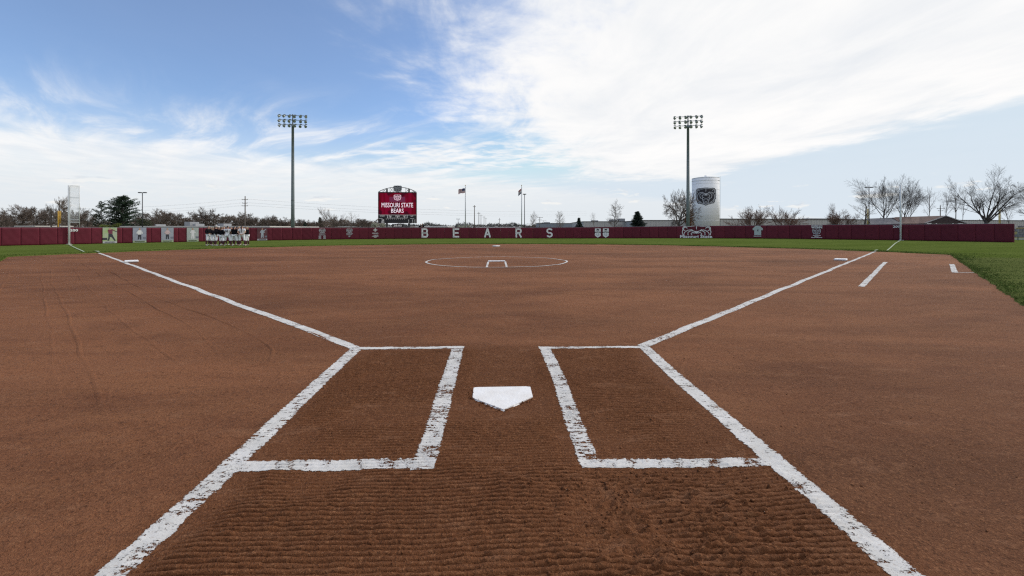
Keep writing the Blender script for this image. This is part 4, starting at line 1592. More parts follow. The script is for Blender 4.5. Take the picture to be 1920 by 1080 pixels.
flagpole(872.5, 349, 84, 'white flagpole just right of the scoreboard', ('us', 1.25, 0.85, 0.25), 'striped red and white flag with a blue canton in the wind')
flagpole(978, 349, 84, 'white flagpole left of the thin lamp post', ('state', 1.3, 0.95, 1.0), 'limp red, white and blue banded flag hanging by its pole')


# ------------------------------------------------------------------ street lamps and utility poles
def street_lamp(px, ytop, D, label, heads=2, r0=0.10):
    p = at(px, 430, D)
    H = 1.15 + (430 - ytop) * D / FPX
    t = thing('street_lamp', label, 'street lamp', (p.x, p.y, 0), 0, 'car park lamps')
    MB().tube([(0, 0, -0.1), (0, 0, H)], [r0, r0 * 0.7], 8).build('pole', M_DARKSTEEL, t)
    for s_ in ((-1, 1) if heads == 2 else (0,)):
        MB().tube([(0, 0, H), (0.30 * s_, 0, H + 0.02)], 0.05, 6).build('arm', M_DARKSTEEL, t) if s_ else None
        w_ = 0.62 if heads == 2 else 0.85
        MB().box((0.52 * s_, 0, H + 0.02), (w_, 0.42, 0.20), bevel=0.05).build('lamp_head', M_DARKSTEEL, t)


street_lamp(267, 362, 95, 'tall double-headed lamp post right of the dark pine')
street_lamp(1629.5, 352, 95, 'tall double-headed lamp post left of the right foul pole')
street_lamp(983.5, 365, 110, 'thin dark lamp post right of the second flagpole', heads=1)
street_lamp(859, 411.5, 190, 'tiny double lamp post right of the scoreboard above the fence')


def utility_pole(px, ytop, D, label, arms=((0.4, 1.2),), r0=0.16):
    p = at(px, 430, D)
    H = 1.15 + (430 - ytop) * D / FPX
    t = thing('utility_pole', label, 'utility pole', (p.x, p.y, 0), 0, 'utility poles beyond the fence')
    MB().tube([(0, 0, -0.2), (0.02, 0, H)], [r0, r0 * 0.7], 8).build('pole', M_WOOD, t)
    for dz_, wd in arms:
        MB().box((0, -0.1, H - dz_), (wd, 0.10, 0.12)).build('crossarm', M_WOOD, t)
        for s_ in (-0.45, 0.45):
            MB().lathe([(0.04, 0), (0.07, 0.05), (0.05, 0.10), (0.07, 0.15), (0.02, 0.2)], Matrix.Translation((wd * s_, -0.1, H - dz_ + 0.06)), 6).build('insulator', M_LAMP, t)
    return Vector((p.x, p.y, 0)), H


ua, uah = utility_pole(459.5, 368.5, 125, 'tall wooden utility pole above the huddle of players', ((1.0, 1.7), (2.0, 1.4), (2.75, 1.7)), 0.18)
utility_pole(889.5, 385.5, 150, 'tallest of the utility poles right of the first flagpole', ((0.5, 0.9),))
utility_pole(897.8, 398, 210, 'second of the receding utility poles right of the first flagpole', ((0.7, 1.4),))
utility_pole(901.8, 403, 260, 'third of the receding utility poles right of the first flagpole', ((0.7, 1.6),))
utility_pole(907.5, 406, 310, 'fourth of the receding utility poles right of the first flagpole', ((0.7, 1.8),))
utility_pole(911, 409, 370, 'smallest of the receding utility poles right of the first flagpole', ((0.7, 2.0),))
utility_pole(936.5, 409.5, 260, 'lone thin pole between the two flagpoles above the fence', ((1.0, 1.2),))
utility_pole(1012, 407.5, 190, 'utility pole with a wide crossarm right of the first small bare tree', ((0.25, 2.6), (1.3, 1.4)))
utility_pole(1019.5, 414, 320, 'distant utility pole with a wide crossarm low over the fence', ((0.3, 3.2),))
utility_pole(1763, 385.5, 150, 'utility pole with two crossarms over the gabled house roof', ((1.1, 2.6), (1.9, 1.8)))
utility_pole(96, 396, 118, 'short leaning pale utility pole left of the yellow foul pole', ((0.3, 0.5),), 0.17)
ub = Vector((-140, 130, 0))
for zz in (1.0, 2.0, 2.75):
    wm = MB()
    for s_ in (-0.7, 0.7):
        pts = []
        for k_ in range(25):
            q = k_ / 24
            a0 = ua + Vector((s_, 0, uah - zz + 0.2))
            b0 = ub + Vector((s_, 0, uah - zz - 2.2))
            pts.append(a0.lerp(b0, q) - Vector((0, 0, 4 * 1.2 * q * (1 - q))))
        wm.tube(pts, 0.009, 4)
        pts = []
        for k_ in range(25):
            q = k_ / 24
            b1 = Vector((40, 190, uah - zz - 0.5))
            pts.append((ua + Vector((s_, 0, uah - zz + 0.2))).lerp(b1, q) - Vector((0, 0, 4 * 1.4 * q * (1 - q))))
        wm.tube(pts, 0.009, 4)
    tag(wm.build('power_line', M_BLACK), {1.0: 'topmost power lines strung from the tall wooden pole', 2.0: 'middle power lines strung from the tall wooden pole', 2.75: 'lowest power lines strung from the tall wooden pole'}[zz], 'power line')


# ------------------------------------------------------------------ buildings behind the fence
def wall_panels(t, x0, x1, h, y, pitch, m_, name='wall_panel', depth=0.12):
    """ribbed sheet wall: each bay a part"""
    n = max(1, int(round((x1 - x0) / pitch)))
    st = (x1 - x0) / n
    bm = MB()
    bm.box((0, 0, h / 2), (st - 0.05, depth, h))
    for k_ in range(4):
        bm.box(((k_ - 1.5) * st / 4, -depth / 2 - 0.03, h / 2), (st * 0.09, 0.06, h))
    me = bm.mesh(name)
    me.materials.append(m_)
    for i in range(n):
        mobj(name, me, t, None, (x0 + (i + .5) * st, y, 0))


M_SHED = mat('pale_sheet_metal', (0.42, 0.41, 0.40), 0.6, var=0.06, vscale=0.2)
M_SHED2 = mat('blue_grey_sheet_metal', (0.21, 0.24, 0.28), 0.6, var=0.06, vscale=0.2)
M_TRIM = mat('dark_roof_trim', (0.10, 0.095, 0.10), 0.7)
M_ROOFPALE = mat('pale_flat_roof', (0.50, 0.49, 0.47), 0.8, var=0.06)
M_CREAM = mat('cream_wall', (0.48, 0.44, 0.36), 0.8, var=0.06)


def shed(px0, px1, ytop, D, label, wall, trim, depth=30, pitch=5.0, units=(), D2=None, name='warehouse'):
    a = at(px0, 430, D)
    b = at(px1, 430, D2 or D)
    ln = (b - a).length
    ang = math.atan2(b.y - a.y, b.x - a.x)
    H = 1.15 + (430 - ytop) * D / FPX
    t = thing(name, label, 'building', (a.x, a.y, 0), ang)
    wall_panels(t, 0, ln, H - 0.3, 0, pitch, wall)
    MB().box((ln / 2, depth / 2, (H - 0.4) / 2), (ln - 0.2, depth - 0.3, H - 0.4)).build('core', wall, t)
    MB().box((ln / 2, depth / 2, H - 0.14), (ln + 0.5, depth + 0.6, 0.28), bevel=0.05).build('roof', trim, t)
    for upx0, upx1, uy in units:
        u0, u1 = (upx0 - px0) / (px1 - px0) * ln, (upx1 - px0) / (px1 - px0) * ln
        uh = (ytop - uy) * D / FPX
        MB().box(((u0 + u1) / 2, 4.5, H + uh / 2), (u1 - u0, 3.0, uh), bevel=0.06).build('roof_unit', mat('roof_unit_grey', (0.24, 0.25, 0.27), 0.7, var=0.1), t)
    return t


shed(1008, 1102, 419.0, 300, 'far low blue-grey shed between the bare trees right of the flagpoles', M_SHED2, M_TRIM, 20, 4, ((1021, 1032, 417.2),))
shed(1094, 1252, 415.6, 215, 'long pale warehouse with roof units behind the dark spruce', M_SHED, M_TRIM, 40, 5, ((1112, 1124, 413.6), (1147, 1160, 411.8), (1163, 1175, 410.2)))
shed(1206, 1300, 413.2, 185, 'pale ribbed warehouse wall left of the water tank', M_SHED, M_TRIM, 40, 5)
shed(1349, 1960, 410.4, 165, 'long pale ribbed warehouse stretching right of the water tank', M_SHED, M_TRIM, 40, 5, ((1505, 1560, 408.6), (1560, 1590, 409.2)), D2=200)
# left: long low school-like roof
lb = shed(228, 505, 424.6, 100, 'long low building with a pale roof edge behind the huddle', M_CREAM, M_ROOFPALE, 25, 6, ((327, 338.5, 416.2), (343, 349, 420.0), (391, 403, 419.6), (270, 272.5, 421)), name='low_building')
shed(30, 66, 424.0, 120, 'small pale low building at the far left behind the fence', M_CREAM, M_ROOFPALE, 10, 5, name='low_building')
shed(630, 735, 425.0, 150, 'low building with a pale roof left of the scoreboard post', M_CREAM, M_ROOFPALE, 20, 6, name='low_building')
shed(738, 764, 424.6, 120, 'grey low wall seen behind the scoreboard clock', mat('mid_grey_wall', (0.20, 0.205, 0.21), 0.8), M_TRIM, 8, 4, name='low_building')
shed(769, 838, 425.2, 165, 'white roofed low building right of the scoreboard', mat('white_wall', (0.62, 0.63, 0.65), 0.7), M_WHITE, 20, 6, name='low_building')
shed(893, 978, 426.3, 230, 'thin white roofed building low between the flagpoles', mat('white_wall', (0.62, 0.63, 0.65), 0.7), M_WHITE, 20, 6, name='low_building')

# gabled house on the right
HD = 105.0
hp_ = at(1690, 430, HD)
KH = HD / FPX
house = thing('house', 'low brown-roofed house with a dark gable beside the right foul pole', 'house', (hp_.x, hp_.y, 0))
hx = lambda px: (px - 1690) * KH
hz = lambda py: 1.15 + (430 - py) * KH
M_RIDGE = mat('brown_shingle', (0.115, 0.066, 0.056), 0.9, var=0.2, vscale=2.0)
M_GREYROOF = mat('grey_shingle', (0.125, 0.125, 0.138), 0.9, var=0.15, vscale=2.0)
M_GABLE = mat('dark_gable_siding', (0.045, 0.028, 0.030), 0.8, var=0.1)


def slab(mb, pts, th_):
    a = [mb.bm.verts.new(p) for p in pts]
    b = [mb.bm.verts.new((p[0], p[1], p[2] - th_)) for p in pts]
    mb.bm.faces.new(a)
    mb.bm.faces.new(list(reversed(b)))
    n = len(a)
    for i in range(n):
        j = (i + 1) % n
        mb.bm.faces.new((a[j], a[i], b[i], b[j]))


# walls
MB().box(((hx(1745) + hx(1802)) / 2, 6.0, hz(420) / 2), (hx(1802) - hx(1745), 12, hz(420)), bevel=0.02).build('wall', mat('house_wall_cream', (0.40, 0.38, 0.36), 0.8, var=0.05), house)
MB().box(((hx(1668) + hx(1745)) / 2 - 0.05, 3.6, hz(421) / 2), (hx(1745) - hx(1668), 3.0, hz(421)), bevel=0.02).build('wall', M_GABLE, house)
# gable facing the field
gy0 = -0.05
mb = MB()
mb.plate([(hx(1738), hz(419.0)), (hx(1808), hz(419.0)), (hx(1774), hz(406.2))], gy0, 0.2)
mb.build('gable', M_GABLE, house)
for a_, b_ in (((1774, 405.2), (1733, 419.2)), ((1774, 405.2), (1814, 418.6))):
    mb = MB()
    ribbon(mb, [(hx(a_[0]), hz(a_[1])), (hx(b_[0]), hz(b_[1]))], 0.18, gy0 - 0.2, 0.12)
    mb.build('bargeboard', mat('grey_trim', (0.34, 0.34, 0.36), 0.7), house)
for x0, x1 in ((1738, 1747), (1755.5, 1757.5), (1788, 1790), (1799, 1808)):
    MB().box(((hx(x0) + hx(x1)) / 2, gy0 - 0.05, hz(420.3)), (hx(x1) - hx(x0), 0.2, 0.35)).build('soffit_post', M_WHITE, house)
mb = MB()
slab(mb, [(hx(1774), gy0 - 0.3, hz(405)), (hx(1774), 13, hz(405)), (hx(1815), 13, hz(418.6)), (hx(1815), gy0 - 0.3, hz(418.6))], 0.15)
mb.build('roof_slope', M_RIDGE, house)
mb = MB()
slab(mb, [(hx(1774), gy0 - 0.3, hz(405)), (hx(1733), gy0 - 0.3, hz(419.3)), (hx(1733), 13, hz(419.3)), (hx(1774), 13, hz(405))], 0.15)
mb.build('roof_slope', M_RIDGE, house)
mb = MB()
slab(mb, [(hx(1700), 1.2, hz(419.6)), (hx(1738), 1.2, hz(419.6)), (hx(1775), 6.0, hz(405.4)), (hx(1716), 6.0, hz(407.4))], 0.15)
mb.build('roof_slope', M_RIDGE, house)
mb = MB()
slab(mb, [(hx(1640), 1.1, hz(421.5)), (hx(1702), 1.1, hz(419.8)), (hx(1716), 6.0, hz(408.6)), (hx(1664), 6.0, hz(409.6))], 0.15)
mb.build('roof_slope', M_GREYROOF, house)
mb = MB()
slab(mb, [(hx(1664), 6.05, hz(409.6)), (hx(1775), 6.05, hz(405.4)), (hx(1775), 11, hz(420)), (hx(1720), 11, hz(420))], 0.15)
mb.build('roof_slope', M_GREYROOF, house)
MB().tube([(hx(1690), 5.6, hz(410)), (hx(1690), 5.6, hz(406.2))], 0.06, 6).build('vent_pipe', M_STEEL, house)

# end of the field at the far right: screened fence with a yellow cap, a path behind
ep = at(1903, 430, 47.5)
ef = thing('screen_fence', 'grey chain-link fence with a yellow top cap past the maroon fence end', 'fence', (ep.x, ep.y, 0.02), R(-20))
for i in range(5):
    MB().tube([(0.25 + i * 2.4, 0, -0.2), (0.25 + i * 2.4, 0, 1.25)], 0.04, 8).build('post', M_STEEL, ef)
MB().tube([(0.1, 0, 1.22), (10.5, 0, 1.22)], 0.05, 8).build('yellow_cap', mat('faded_yellow_cap', (0.50, 0.34, 0.09), 0.6), ef)
MB().tube([(0.1, 0, 0.55), (10.5, 0, 0.55)], 0.025, 6).build('rail', M_STEEL, ef)
mb = MB()
for i in range(180):
    x = 0.1 + i * 0.058
    for s_ in (-1, 1):
        x1 = x + s_ * 1.2
        if 0.1 <= x1 <= 10.5:
            mb.tube([(x, 0, 0.0), (x1, 0, 1.2)], 0.004, 3, caps=False)
mb.build('chain_link', M_STEEL, ef)
p2 = at(1903, 430, 62)
gw = thing('block_wall', 'grey block wall behind the chain-link fence at the right edge', 'wall', (p2.x, p2.y, 0), R(-15))
bmh = MB().box((0, 0, 0), (0.78, 0.2, 0.38), bevel=0.012).mesh('block')
bmh.materials.append(mat('grey_block', (0.17, 0.17, 0.175), 0.9, var=0.12, vscale=2))
for j in range(4):
    for i in range(14):
        mobj('block', bmh, gw, None, (0.4 + i * 0.8 + (0.4 if j % 2 else 0), 0, 0.20 + j * 0.4))
pa, pb = at(1896, 430, 50.5), at(2080, 430, 50.5)
zz = float(terrain(pa.x, pa.y)) + 0.10
v = [(pa.x, pa.y, zz), (pb.x, pb.y, zz), (pb.x, pb.y + 2.4, zz), (pa.x, pa.y + 2.4, zz)]
v += [(a, b, c - 0.15) for a, b, c in v]
tag(mobj('path', mesh_np('path', v, [(0, 1, 2, 3), (4, 5, 1, 0), (5, 6, 2, 1), (7, 4, 0, 3)]), None, mat('pale_concrete', (0.42, 0.41, 0.39), 0.9, var=0.08)), kind='structure')


# ------------------------------------------------------------------ trees
def seg_mesh(name, segs, sides):
    """tapered prisms from segments (p0, p1, r0, r1)"""
    S = np.array(segs, float).reshape(-1, 8)
    p0, p1, r0, r1 = S[:, 0:3], S[:, 3:6], S[:, 6], S[:, 7]
    d = p1 - p0
    d /= np.maximum(np.linalg.norm(d, axis=1), 1e-9)[:, None]
    ref = np.where(np.abs(d[:, 2:3]) > 0.9, np.array([[1.0, 0, 0]]), np.array([[0, 0, 1.0]]))
    u = np.cross(d, ref)
    u /= np.linalg.norm(u, axis=1)[:, None]
    v = np.cross(d, u)
    n = len(S)
    V = np.empty((n, 2 * sides, 3))
    for k_ in range(sides):
        a = 2 * math.pi * k_ / sides
        o = u * math.cos(a) + v * math.sin(a)
        V[:, k_] = p0 + o * r0[:, None]
        V[:, sides + k_] = p1 + o * r1[:, None]
    b = np.arange(n)[:, None] * 2 * sides
    F = []
    for k_ in range(sides):
        j = (k_ + 1) % sides
        F.append(np.concatenate([b + k_, b + j, b + sides + j, b + sides + k_], 1))
    return mesh_np(name, V.reshape(-1, 3), np.concatenate(F), True)


def bare_tree(seed, nch, ratio, ang, trunk_len, trunk_r, up, wig, start, gnarl=1.0, minr=0.0011, droop=0.0):
    """a leafless tree about one unit tall; returns trunk and crown segments"""
    r_ = random.Random(seed)
    trunk, crown = [], []

    def grow(p, d, ln, rad, lev):
        n = 5 if lev == 0 else (4 if lev == 1 else (3 if lev == 2 else 2))
        pts, rs = [p], [rad]
        endf = 0.45 if lev == 0 else 0.35
        for i in range(n):
            d = Vector((d.x + r_.gauss(0, wig) * gnarl, d.y + r_.gauss(0, wig) * gnarl, d.z + r_.gauss(0, wig) * 0.6 + (up[lev]) - droop * lev * 0.05)).normalized()
            p = p + d * (ln / n)
            pts.append(p)
            rs.append(max(minr, rad * (1 - (1 - endf) * (i + 1) / n)))
            (trunk if lev == 0 else crown).append((*pts[-2], *pts[-1], rs[-2], rs[-1]))
        if lev >= len(nch):
            return
        for c_ in range(nch[lev]):
            f = start[lev] + (1 - start[lev]) * ((c_ + r_.random()) / nch[lev])
            if c_ == nch[lev] - 1:
                f = 0.98
            i = min(n - 1, int(f * n))
            q = pts[i].lerp(pts[i + 1], f * n - i)
            dr = (pts[i + 1] - pts[i]).normalized()
            ax = dr.orthogonal().normalized()
            ax.rotate(Matrix.Rotation(r_.uniform(0, 2 * math.pi) if lev else c_ * 2.4 + r_.uniform(-.5, .5), 3, dr))
            nd = dr.copy()
            nd.rotate(Matrix.Rotation(R(ang[lev] * r_.uniform(0.65, 1.25)) * (1.0 if f < 0.95 else 0.5), 3, ax))
            grow(q, nd, ln * ratio[lev] * r_.uniform(0.7, 1.15) * (1.15 - 0.45 * (f - start[lev])), max(minr, rs[i] * (0.58 if lev == 0 else 0.44)), lev + 1)

    grow(Vector((0, 0, 0)), Vector((r_.gauss(0, .02), r_.gauss(0, .02), 1)).normalized(), trunk_len, trunk_r, 0)
    return trunk, crown


def finish_tree(trunk, crown, sides=4):
    a = np.array(trunk + crown)
    zt = np.percentile(a[:, 5], 99.8)
    a = a.copy()
    a[:, :] /= zt
    nt = len(trunk)
    w_ = np.percentile(np.abs(a[:, 3]), 98)
    return seg_mesh('trunk', a[:nt], 8), seg_mesh('crown', a[nt:], 3), float(w_)


PROTO = {}


def proto(key, **kw):
    PROTO[key] = finish_tree(*bare_tree(**kw))


random.seed(1)
for s in range(4):     # rounded woodland crowns
    proto('wood%d' % s, seed=100 + s, nch=[10, 8, 7, 6], ratio=[.70, .56, .52, .55], ang=[52, 42, 40, 38], trunk_len=.55, trunk_r=.024, up=[.02, .06, .05, .03, .01], wig=.09, start=[.22, .2, .2, .15], minr=.0022)
# tall open spreading shade trees
for s in range(3):
    proto('shade%d' % s, seed=200 + s, nch=[6, 8, 6, 5, 3], ratio=[1.10, .60, .55, .50, .6], ang=[44, 38, 34, 32, 30], trunk_len=.40, trunk_r=.019, up=[.02, .06, .05, .04, .03, .02], wig=.055, start=[.40, .2, .25, .25, .2], minr=.0006)
# broad vase with a short stout trunk
proto('vase', seed=307, nch=[8, 8, 6, 5, 3], ratio=[1.85, .52, .50, .48, .6], ang=[44, 34, 32, 32, 30], trunk_len=.33, trunk_r=.044, up=[.01, .05, .05, .04, .03, .02], wig=.055, start=[.62, .25, .28, .25, .2], minr=.0006)
proto('fan', seed=311, nch=[11, 8, 7, 6], ratio=[2.6, .50, .48, .5], ang=[56, 30, 30, 32], trunk_len=.22, trunk_r=.028, up=[.0, .03, .04, .03, .02], wig=.05, start=[.4, .15, .15, .1], minr=.0013)
# many-stemmed reddish ornamental
for s in range(2):
    proto('shrub%d' % s, seed=400 + s, nch=[11, 8, 7, 5], ratio=[2.6, .52, .5, .5], ang=[58, 36, 36, 36], trunk_len=.20, trunk_r=.030, up=[.0, .10, .08, .05, .02], wig=.10, start=[.25, .15, .15, .1], minr=.0016)
# straight leader with level side branches
for s in range(2):
    proto('pinoak%d' % s, seed=500 + s, nch=[34, 7, 5], ratio=[.30, .42, .5], ang=[62, 42, 40], trunk_len=1.0, trunk_r=.017, up=[.0, .06, .04, .02], wig=.05, start=[.18, .2, .15], minr=.0012)
# gnarled dense oak
proto('oak', seed=601, nch=[12, 8, 8, 6], ratio=[.85, .55, .5, .5], ang=[62, 45, 45, 42], trunk_len=.55, trunk_r=.034, up=[.01, .03, .02, .0, -.02], wig=.16, start=[.18, .2, .15, .1], minr=.0017)
# slim background stems
for s in range(2):
    proto('slim%d' % s, seed=700 + s, nch=[9, 5, 4], ratio=[.36, .5, .5], ang=[34, 36, 38], trunk_len=.85, trunk_r=.014, up=[.01, .08, .05, .02], wig=.07, start=[.4, .25, .2], minr=.0012)


def plant_tree(key, px, ytop, D, label, name='bare_tree', bark=None, twig=None, wpx=None, rz=None, group=None, cat='tree'):
    p = at(px, 430, D)
    H = 1.15 + (430 - ytop) * D / FPX + 0.15
    tm, cmh, w_ = PROTO[key]
    t = thing(name, label, cat, (p.x, p.y, -0.15), 0, group)
    s = H
    wx = s if wpx is None else (wpx / 2 * D / FPX) / w_
    rz = random.uniform(0, 6.28) if rz is None else rz
    for nm, me, m_ in (('trunk', tm, bark or M_BARK), ('crown', cmh, twig or M_TWIG)):
        if not me.materials:
            me.materials.append(m_)
        o = bpy.data.objects.new(nm, me)
        o.scale = (wx, wx, s)
        o.rotation_euler = (0, 0, rz)
        link(o, t)
        o.material_slots[0].link = 'OBJECT'
        o.material_slots[0].material = m_
    return t


# distinct trees, left to right
plant_tree('wood1', 106, 369, 118, 'tall round-crowned bare tree just left of the left foul pole', twig=M_TWIGP, wpx=34)
plant_tree('fan', 625, 391, 120, 'fan-shaped bare tree standing alone right of the left floodlight tower', wpx=44)
plant_tree('slim0', 659, 397, 135, 'thin pale bare tree right of the fan-shaped tree', twig=M_TWIGP, wpx=20)
plant_tree('pinoak0', 998, 395.5, 140, 'small bare tree first to the right of the second flagpole', twig=M_TWIGP, wpx=18)
plant_tree('pinoak1', 1050, 396, 140, 'small bare tree left of the small dark spruce', twig=M_TWIGP, wpx=20)
plant_tree('slim1', 1115, 398, 150, 'faint thin bare tree above the twin shields', twig=M_TWIGP, wpx=16)
plant_tree('pinoak0', 1152, 374.5, 125, 'taller bare tree with level branches left of the dark spruce', wpx=30, rz=1.0)
plant_tree('oak', 1272, 357, 112, 'dense dark bare oak left of the water tank', wpx=76)
plant_tree('shrub0', 1411, 386.5, 105, 'reddish bare ornamental tree behind the grey jersey print', name='ornamental_tree', bark=M_BARK2, twig=M_TWIGR, wpx=72)
plant_tree('shrub1', 1470, 389, 105, 'reddish bare ornamental tree right of its twin', name='ornamental_tree', bark=M_BARK2, twig=M_TWIGR, wpx=58)
plant_tree('shrub0', 1572, 393.5, 108, 'reddish bare ornamental tree midway to the lamp post', name='ornamental_tree', bark=M_BARK2, twig=M_TWIGR, wpx=60, rz=2.2)
plant_tree('pinoak1', 1561, 381, 128, 'thin bare sapling rising out of the reddish ornamental tree', wpx=18)
plant_tree('shade0', 1657, 332, 115, 'tall open bare tree between the lamp post and the right foul pole', twig=M_BARK, wpx=88)
plant_tree('shade1', 1695, 335, 118, 'large spreading bare tree behind the right foul pole', twig=M_BARK, wpx=112, rz=0.5)
plant_tree('slim0', 1741, 350, 150, 'slim bare tree just right of the right foul pole', wpx=24)
plant_tree('slim1', 1769, 357, 160, 'slim bare tree directly over the house gable', wpx=28)
plant_tree('slim0', 1790, 347, 150, 'slim bare tree right of the house gable', wpx=26, rz=2)
plant_tree('slim1', 1804, 348, 135, 'slim straight bare tree left of the great vase-shaped tree', wpx=20, rz=4)
plant_tree('vase', 1846, 317, 105, 'great vase-shaped bare tree at the right over the fence', twig=M_BARK, wpx=122, rz=0.9)
plant_tree('slim1', 1895, 382, 130, 'small bare tree right of the great vase-shaped tree', wpx=34, rz=1)
plant_tree('shade2', 1950, 335, 100, 'bare tree cut off by the right edge of the picture', twig=M_BARK, wpx=110, rz=2)
plant_tree('slim0', 1620, 372, 125, 'leaning bare branches left of the tall double-headed lamp post', wpx=50, rz=2.7)

# the dense far line of trees on the left
LINE = [(-14, 398, 36), (4, 400, 34), (24, 391, 40), (46, 384, 44), (68, 390, 40), (86, 394, 36), (122, 396, 34), (146, 389, 40), (164, 400, 30),
        (276, 398, 36), (292, 396, 30), (308, 391, 38), (326, 400, 36), (344, 405, 30), (362, 404, 34), (383, 391, 38), (402, 399, 42), (418, 402, 34),
        (440, 398, 38), (456, 399, 36), (474, 407, 34), (500, 402, 32), (516, 406, 34), (534, 408, 34), (566, 412, 30), (584, 414, 30), (600, 410, 26), (644, 412, 34), (680, 412, 30), (695, 414, 28)]
_num = ['first', 'second', 'third', 'fourth', 'fifth', 'sixth', 'seventh', 'eighth', 'ninth', 'tenth', 'eleventh', 'twelfth', 'thirteenth', 'fourteenth', 'fifteenth']
ORD, _cnt = [], {}
for px, yt, wp in LINE:
    sec = ('from the left picture edge, before the dark pine' if px < 180 else 'right of the double-headed lamp post, before the left floodlight tower' if px < 549 else 'right of the left floodlight tower, before the scoreboard')
    _cnt[sec] = _cnt.get(sec, -1) + 1
    ORD.append('%s far bare tree %s' % (_num[_cnt[sec]], sec))
random.seed(77)
for i, (px, yt, wp) in enumerate(LINE):
    plant_tree('wood%d' % (i % 4), px, yt + random.uniform(-2, 2), random.uniform(135, 175), ORD[i], name='woodland_tree', wpx=wp * 1.15, group='far tree line on the left')


def brush(name, label, px0, px1, ylo, yhi, D, n, material, seed, size=0.5, depth=20, lump=14):
    """an uncountable far thicket: twig-sized slivers in lumpy crowns"""
    r_ = np.random.default_rng(seed)
    px = r_.uniform(px0, px1, n)
    env = vnoise(px / lump, px * 0, seed) * 0.6 + vnoise(px / (lump * 0.37), px * 0, seed + 1) * 0.4
    ytop = yhi + (ylo - yhi) * (1 - env) * 0.9
    q = r_.uniform(0, 1, n) ** 0.8
    D_ = D + r_.uniform(0, depth, n)
    zt = 1.15 + (430 - ytop) * D / FPX
    z = q * zt
    P = np.array([CAM + ray(a, 430.0) * b for a, b in zip(px, D_)])
    P[:, 2] = z
    d = r_.normal(0, 1, (n, 3)); d[:, 2] = np.abs(d[:, 2]) + 0.3
    d *= (size * r_.uniform(0.4, 1.2, n) / np.linalg.norm(d, axis=1))[:, None]
    s = r_.normal(0, 1, (n, 3)) * size * 0.09
    V = np.stack([P - s, P + s, P + d], 1)
    o = mobj(name, mesh_np(name, V.reshape(-1, 3), np.arange(3 * n).reshape(-1, 3)), None, material)
    return tag(o, label, 'woods', kind='stuff')


brush('thicket', 'grey-brown thicket filling under the left tree line', -40, 720, 427, 406, 185, 20000, M_TWIG, 901, 1.3, 25, 22)
brush('distant_woods', 'low dark line of far woods along the horizon', 480, 1110, 427, 417, 420, 16000, mat('far_woods', (0.085, 0.085, 0.083), 0.95, var=0.2, vscale=0.1), 905, 2.6, 60, 16)
brush('distant_woods', 'low far woods behind the warehouse at the right', 1580, 1960, 427, 411, 260, 5000, M_TWIG, 909, 1.8, 40, 20)


# ------------------------------------------------------------------ evergreens
def conifer_mesh(seed, prof, nb, npb, nsize, droop, lift, irregular):
    """needle sprays along whorled boughs, one unit tall"""
    r_ = np.random.default_rng(seed)
    segs, tri = [], []
    zmax = 1.0
    for i in range(nb):
        z = 0.06 + 0.92 * (i + r_.random()) / nb
        wz = np.interp(z, [a for a, _ in prof], [b for _, b in prof])
        ln = wz * (1 + irregular * r_.normal(0, 1)) * r_.uniform(0.75, 1.1)
        ln = max(ln, 0.02)
        a = r_.uniform(0, 2 * math.pi)
        d = np.array([math.cos(a), math.sin(a), lift + r_.normal(0, .08)])
        p0 = np.array([0, 0, z])
        nseg = 4
        pp_ = [p0]
        for k_ in range(nseg):
            pp_.append(pp_[-1] + d * ln / nseg)
            d = d + np.array([0, 0, droop])
            segs.append((*pp_[-2], *pp_[-1], .006 * (1 - k_ / nseg) + .002, .006 * (1 - (k_ + 1) / nseg) + .0015))
        m_ = int(npb * (0.4 + ln / max(b for _, b in prof)))
        t_ = r_.uniform(0.15, 1.05, m_) * nseg
        ki = np.clip(t_.astype(int), 0, nseg - 1)
        PP = np.array(pp_)
        c_ = PP[ki] + (PP[ki + 1] - PP[ki]) * (t_ - ki)[:, None]
        c_ = c_ + r_.normal(0, 1, (m_, 3)) * np.array([.018, .018, .010])
        out = np.tile(np.array([math.cos(a), math.sin(a), 0.15]), (m_, 1)) + r_.normal(0, .55, (m_, 3))
        out *= (nsize * r_.uniform(.6, 1.3, m_) / np.linalg.norm(out, axis=1))[:, None]
        sd = np.cross(out, r_.normal(0, 1, (m_, 3)))
        sd *= (nsize * 0.22 / np.maximum(np.linalg.norm(sd, axis=1), 1e-9))[:, None]
        tri.append(np.stack([c_ - sd, c_ + sd, c_ + out], 1))
    T = np.concatenate(tri)
    return segs, mesh_np('foliage', T.reshape(-1, 3), np.arange(len(T) * 3).reshape(-1, 3))


def conifer(px, ytop, D, wpx, label, seed, prof, m_, name='spruce_tree', nb=200, npb=45, nsize=.035, droop=-.08, lift=.15, irr=.12, trunk_r=.014):
    p = at(px, 430, D)
    H = 1.15 + (430 - ytop) * D / FPX + 0.15
    mxw = max(b for _, b in prof)
    t = thing(name, label, 'tree', (p.x, p.y, -0.15))
    segs, fol = conifer_mesh(seed, prof, nb, npb, nsize, droop, lift, irr)
    sc = wpx / 2 * D / FPX / mxw / 1.05
    tr = seg_mesh('trunk', [(0, 0, 0, 0, 0, .5, trunk_r, trunk_r * .7), (0, 0, .5, 0, 0, .99, trunk_r * .7, .003)], 8)
    for nm, me, mm in (('trunk', tr, M_BARK), ('branches', seg_mesh('branches', segs, 3), M_BARK), ('foliage', fol, m_)):
        o = mobj(nm, me, t, mm)
        o.scale = (sc, sc, H)


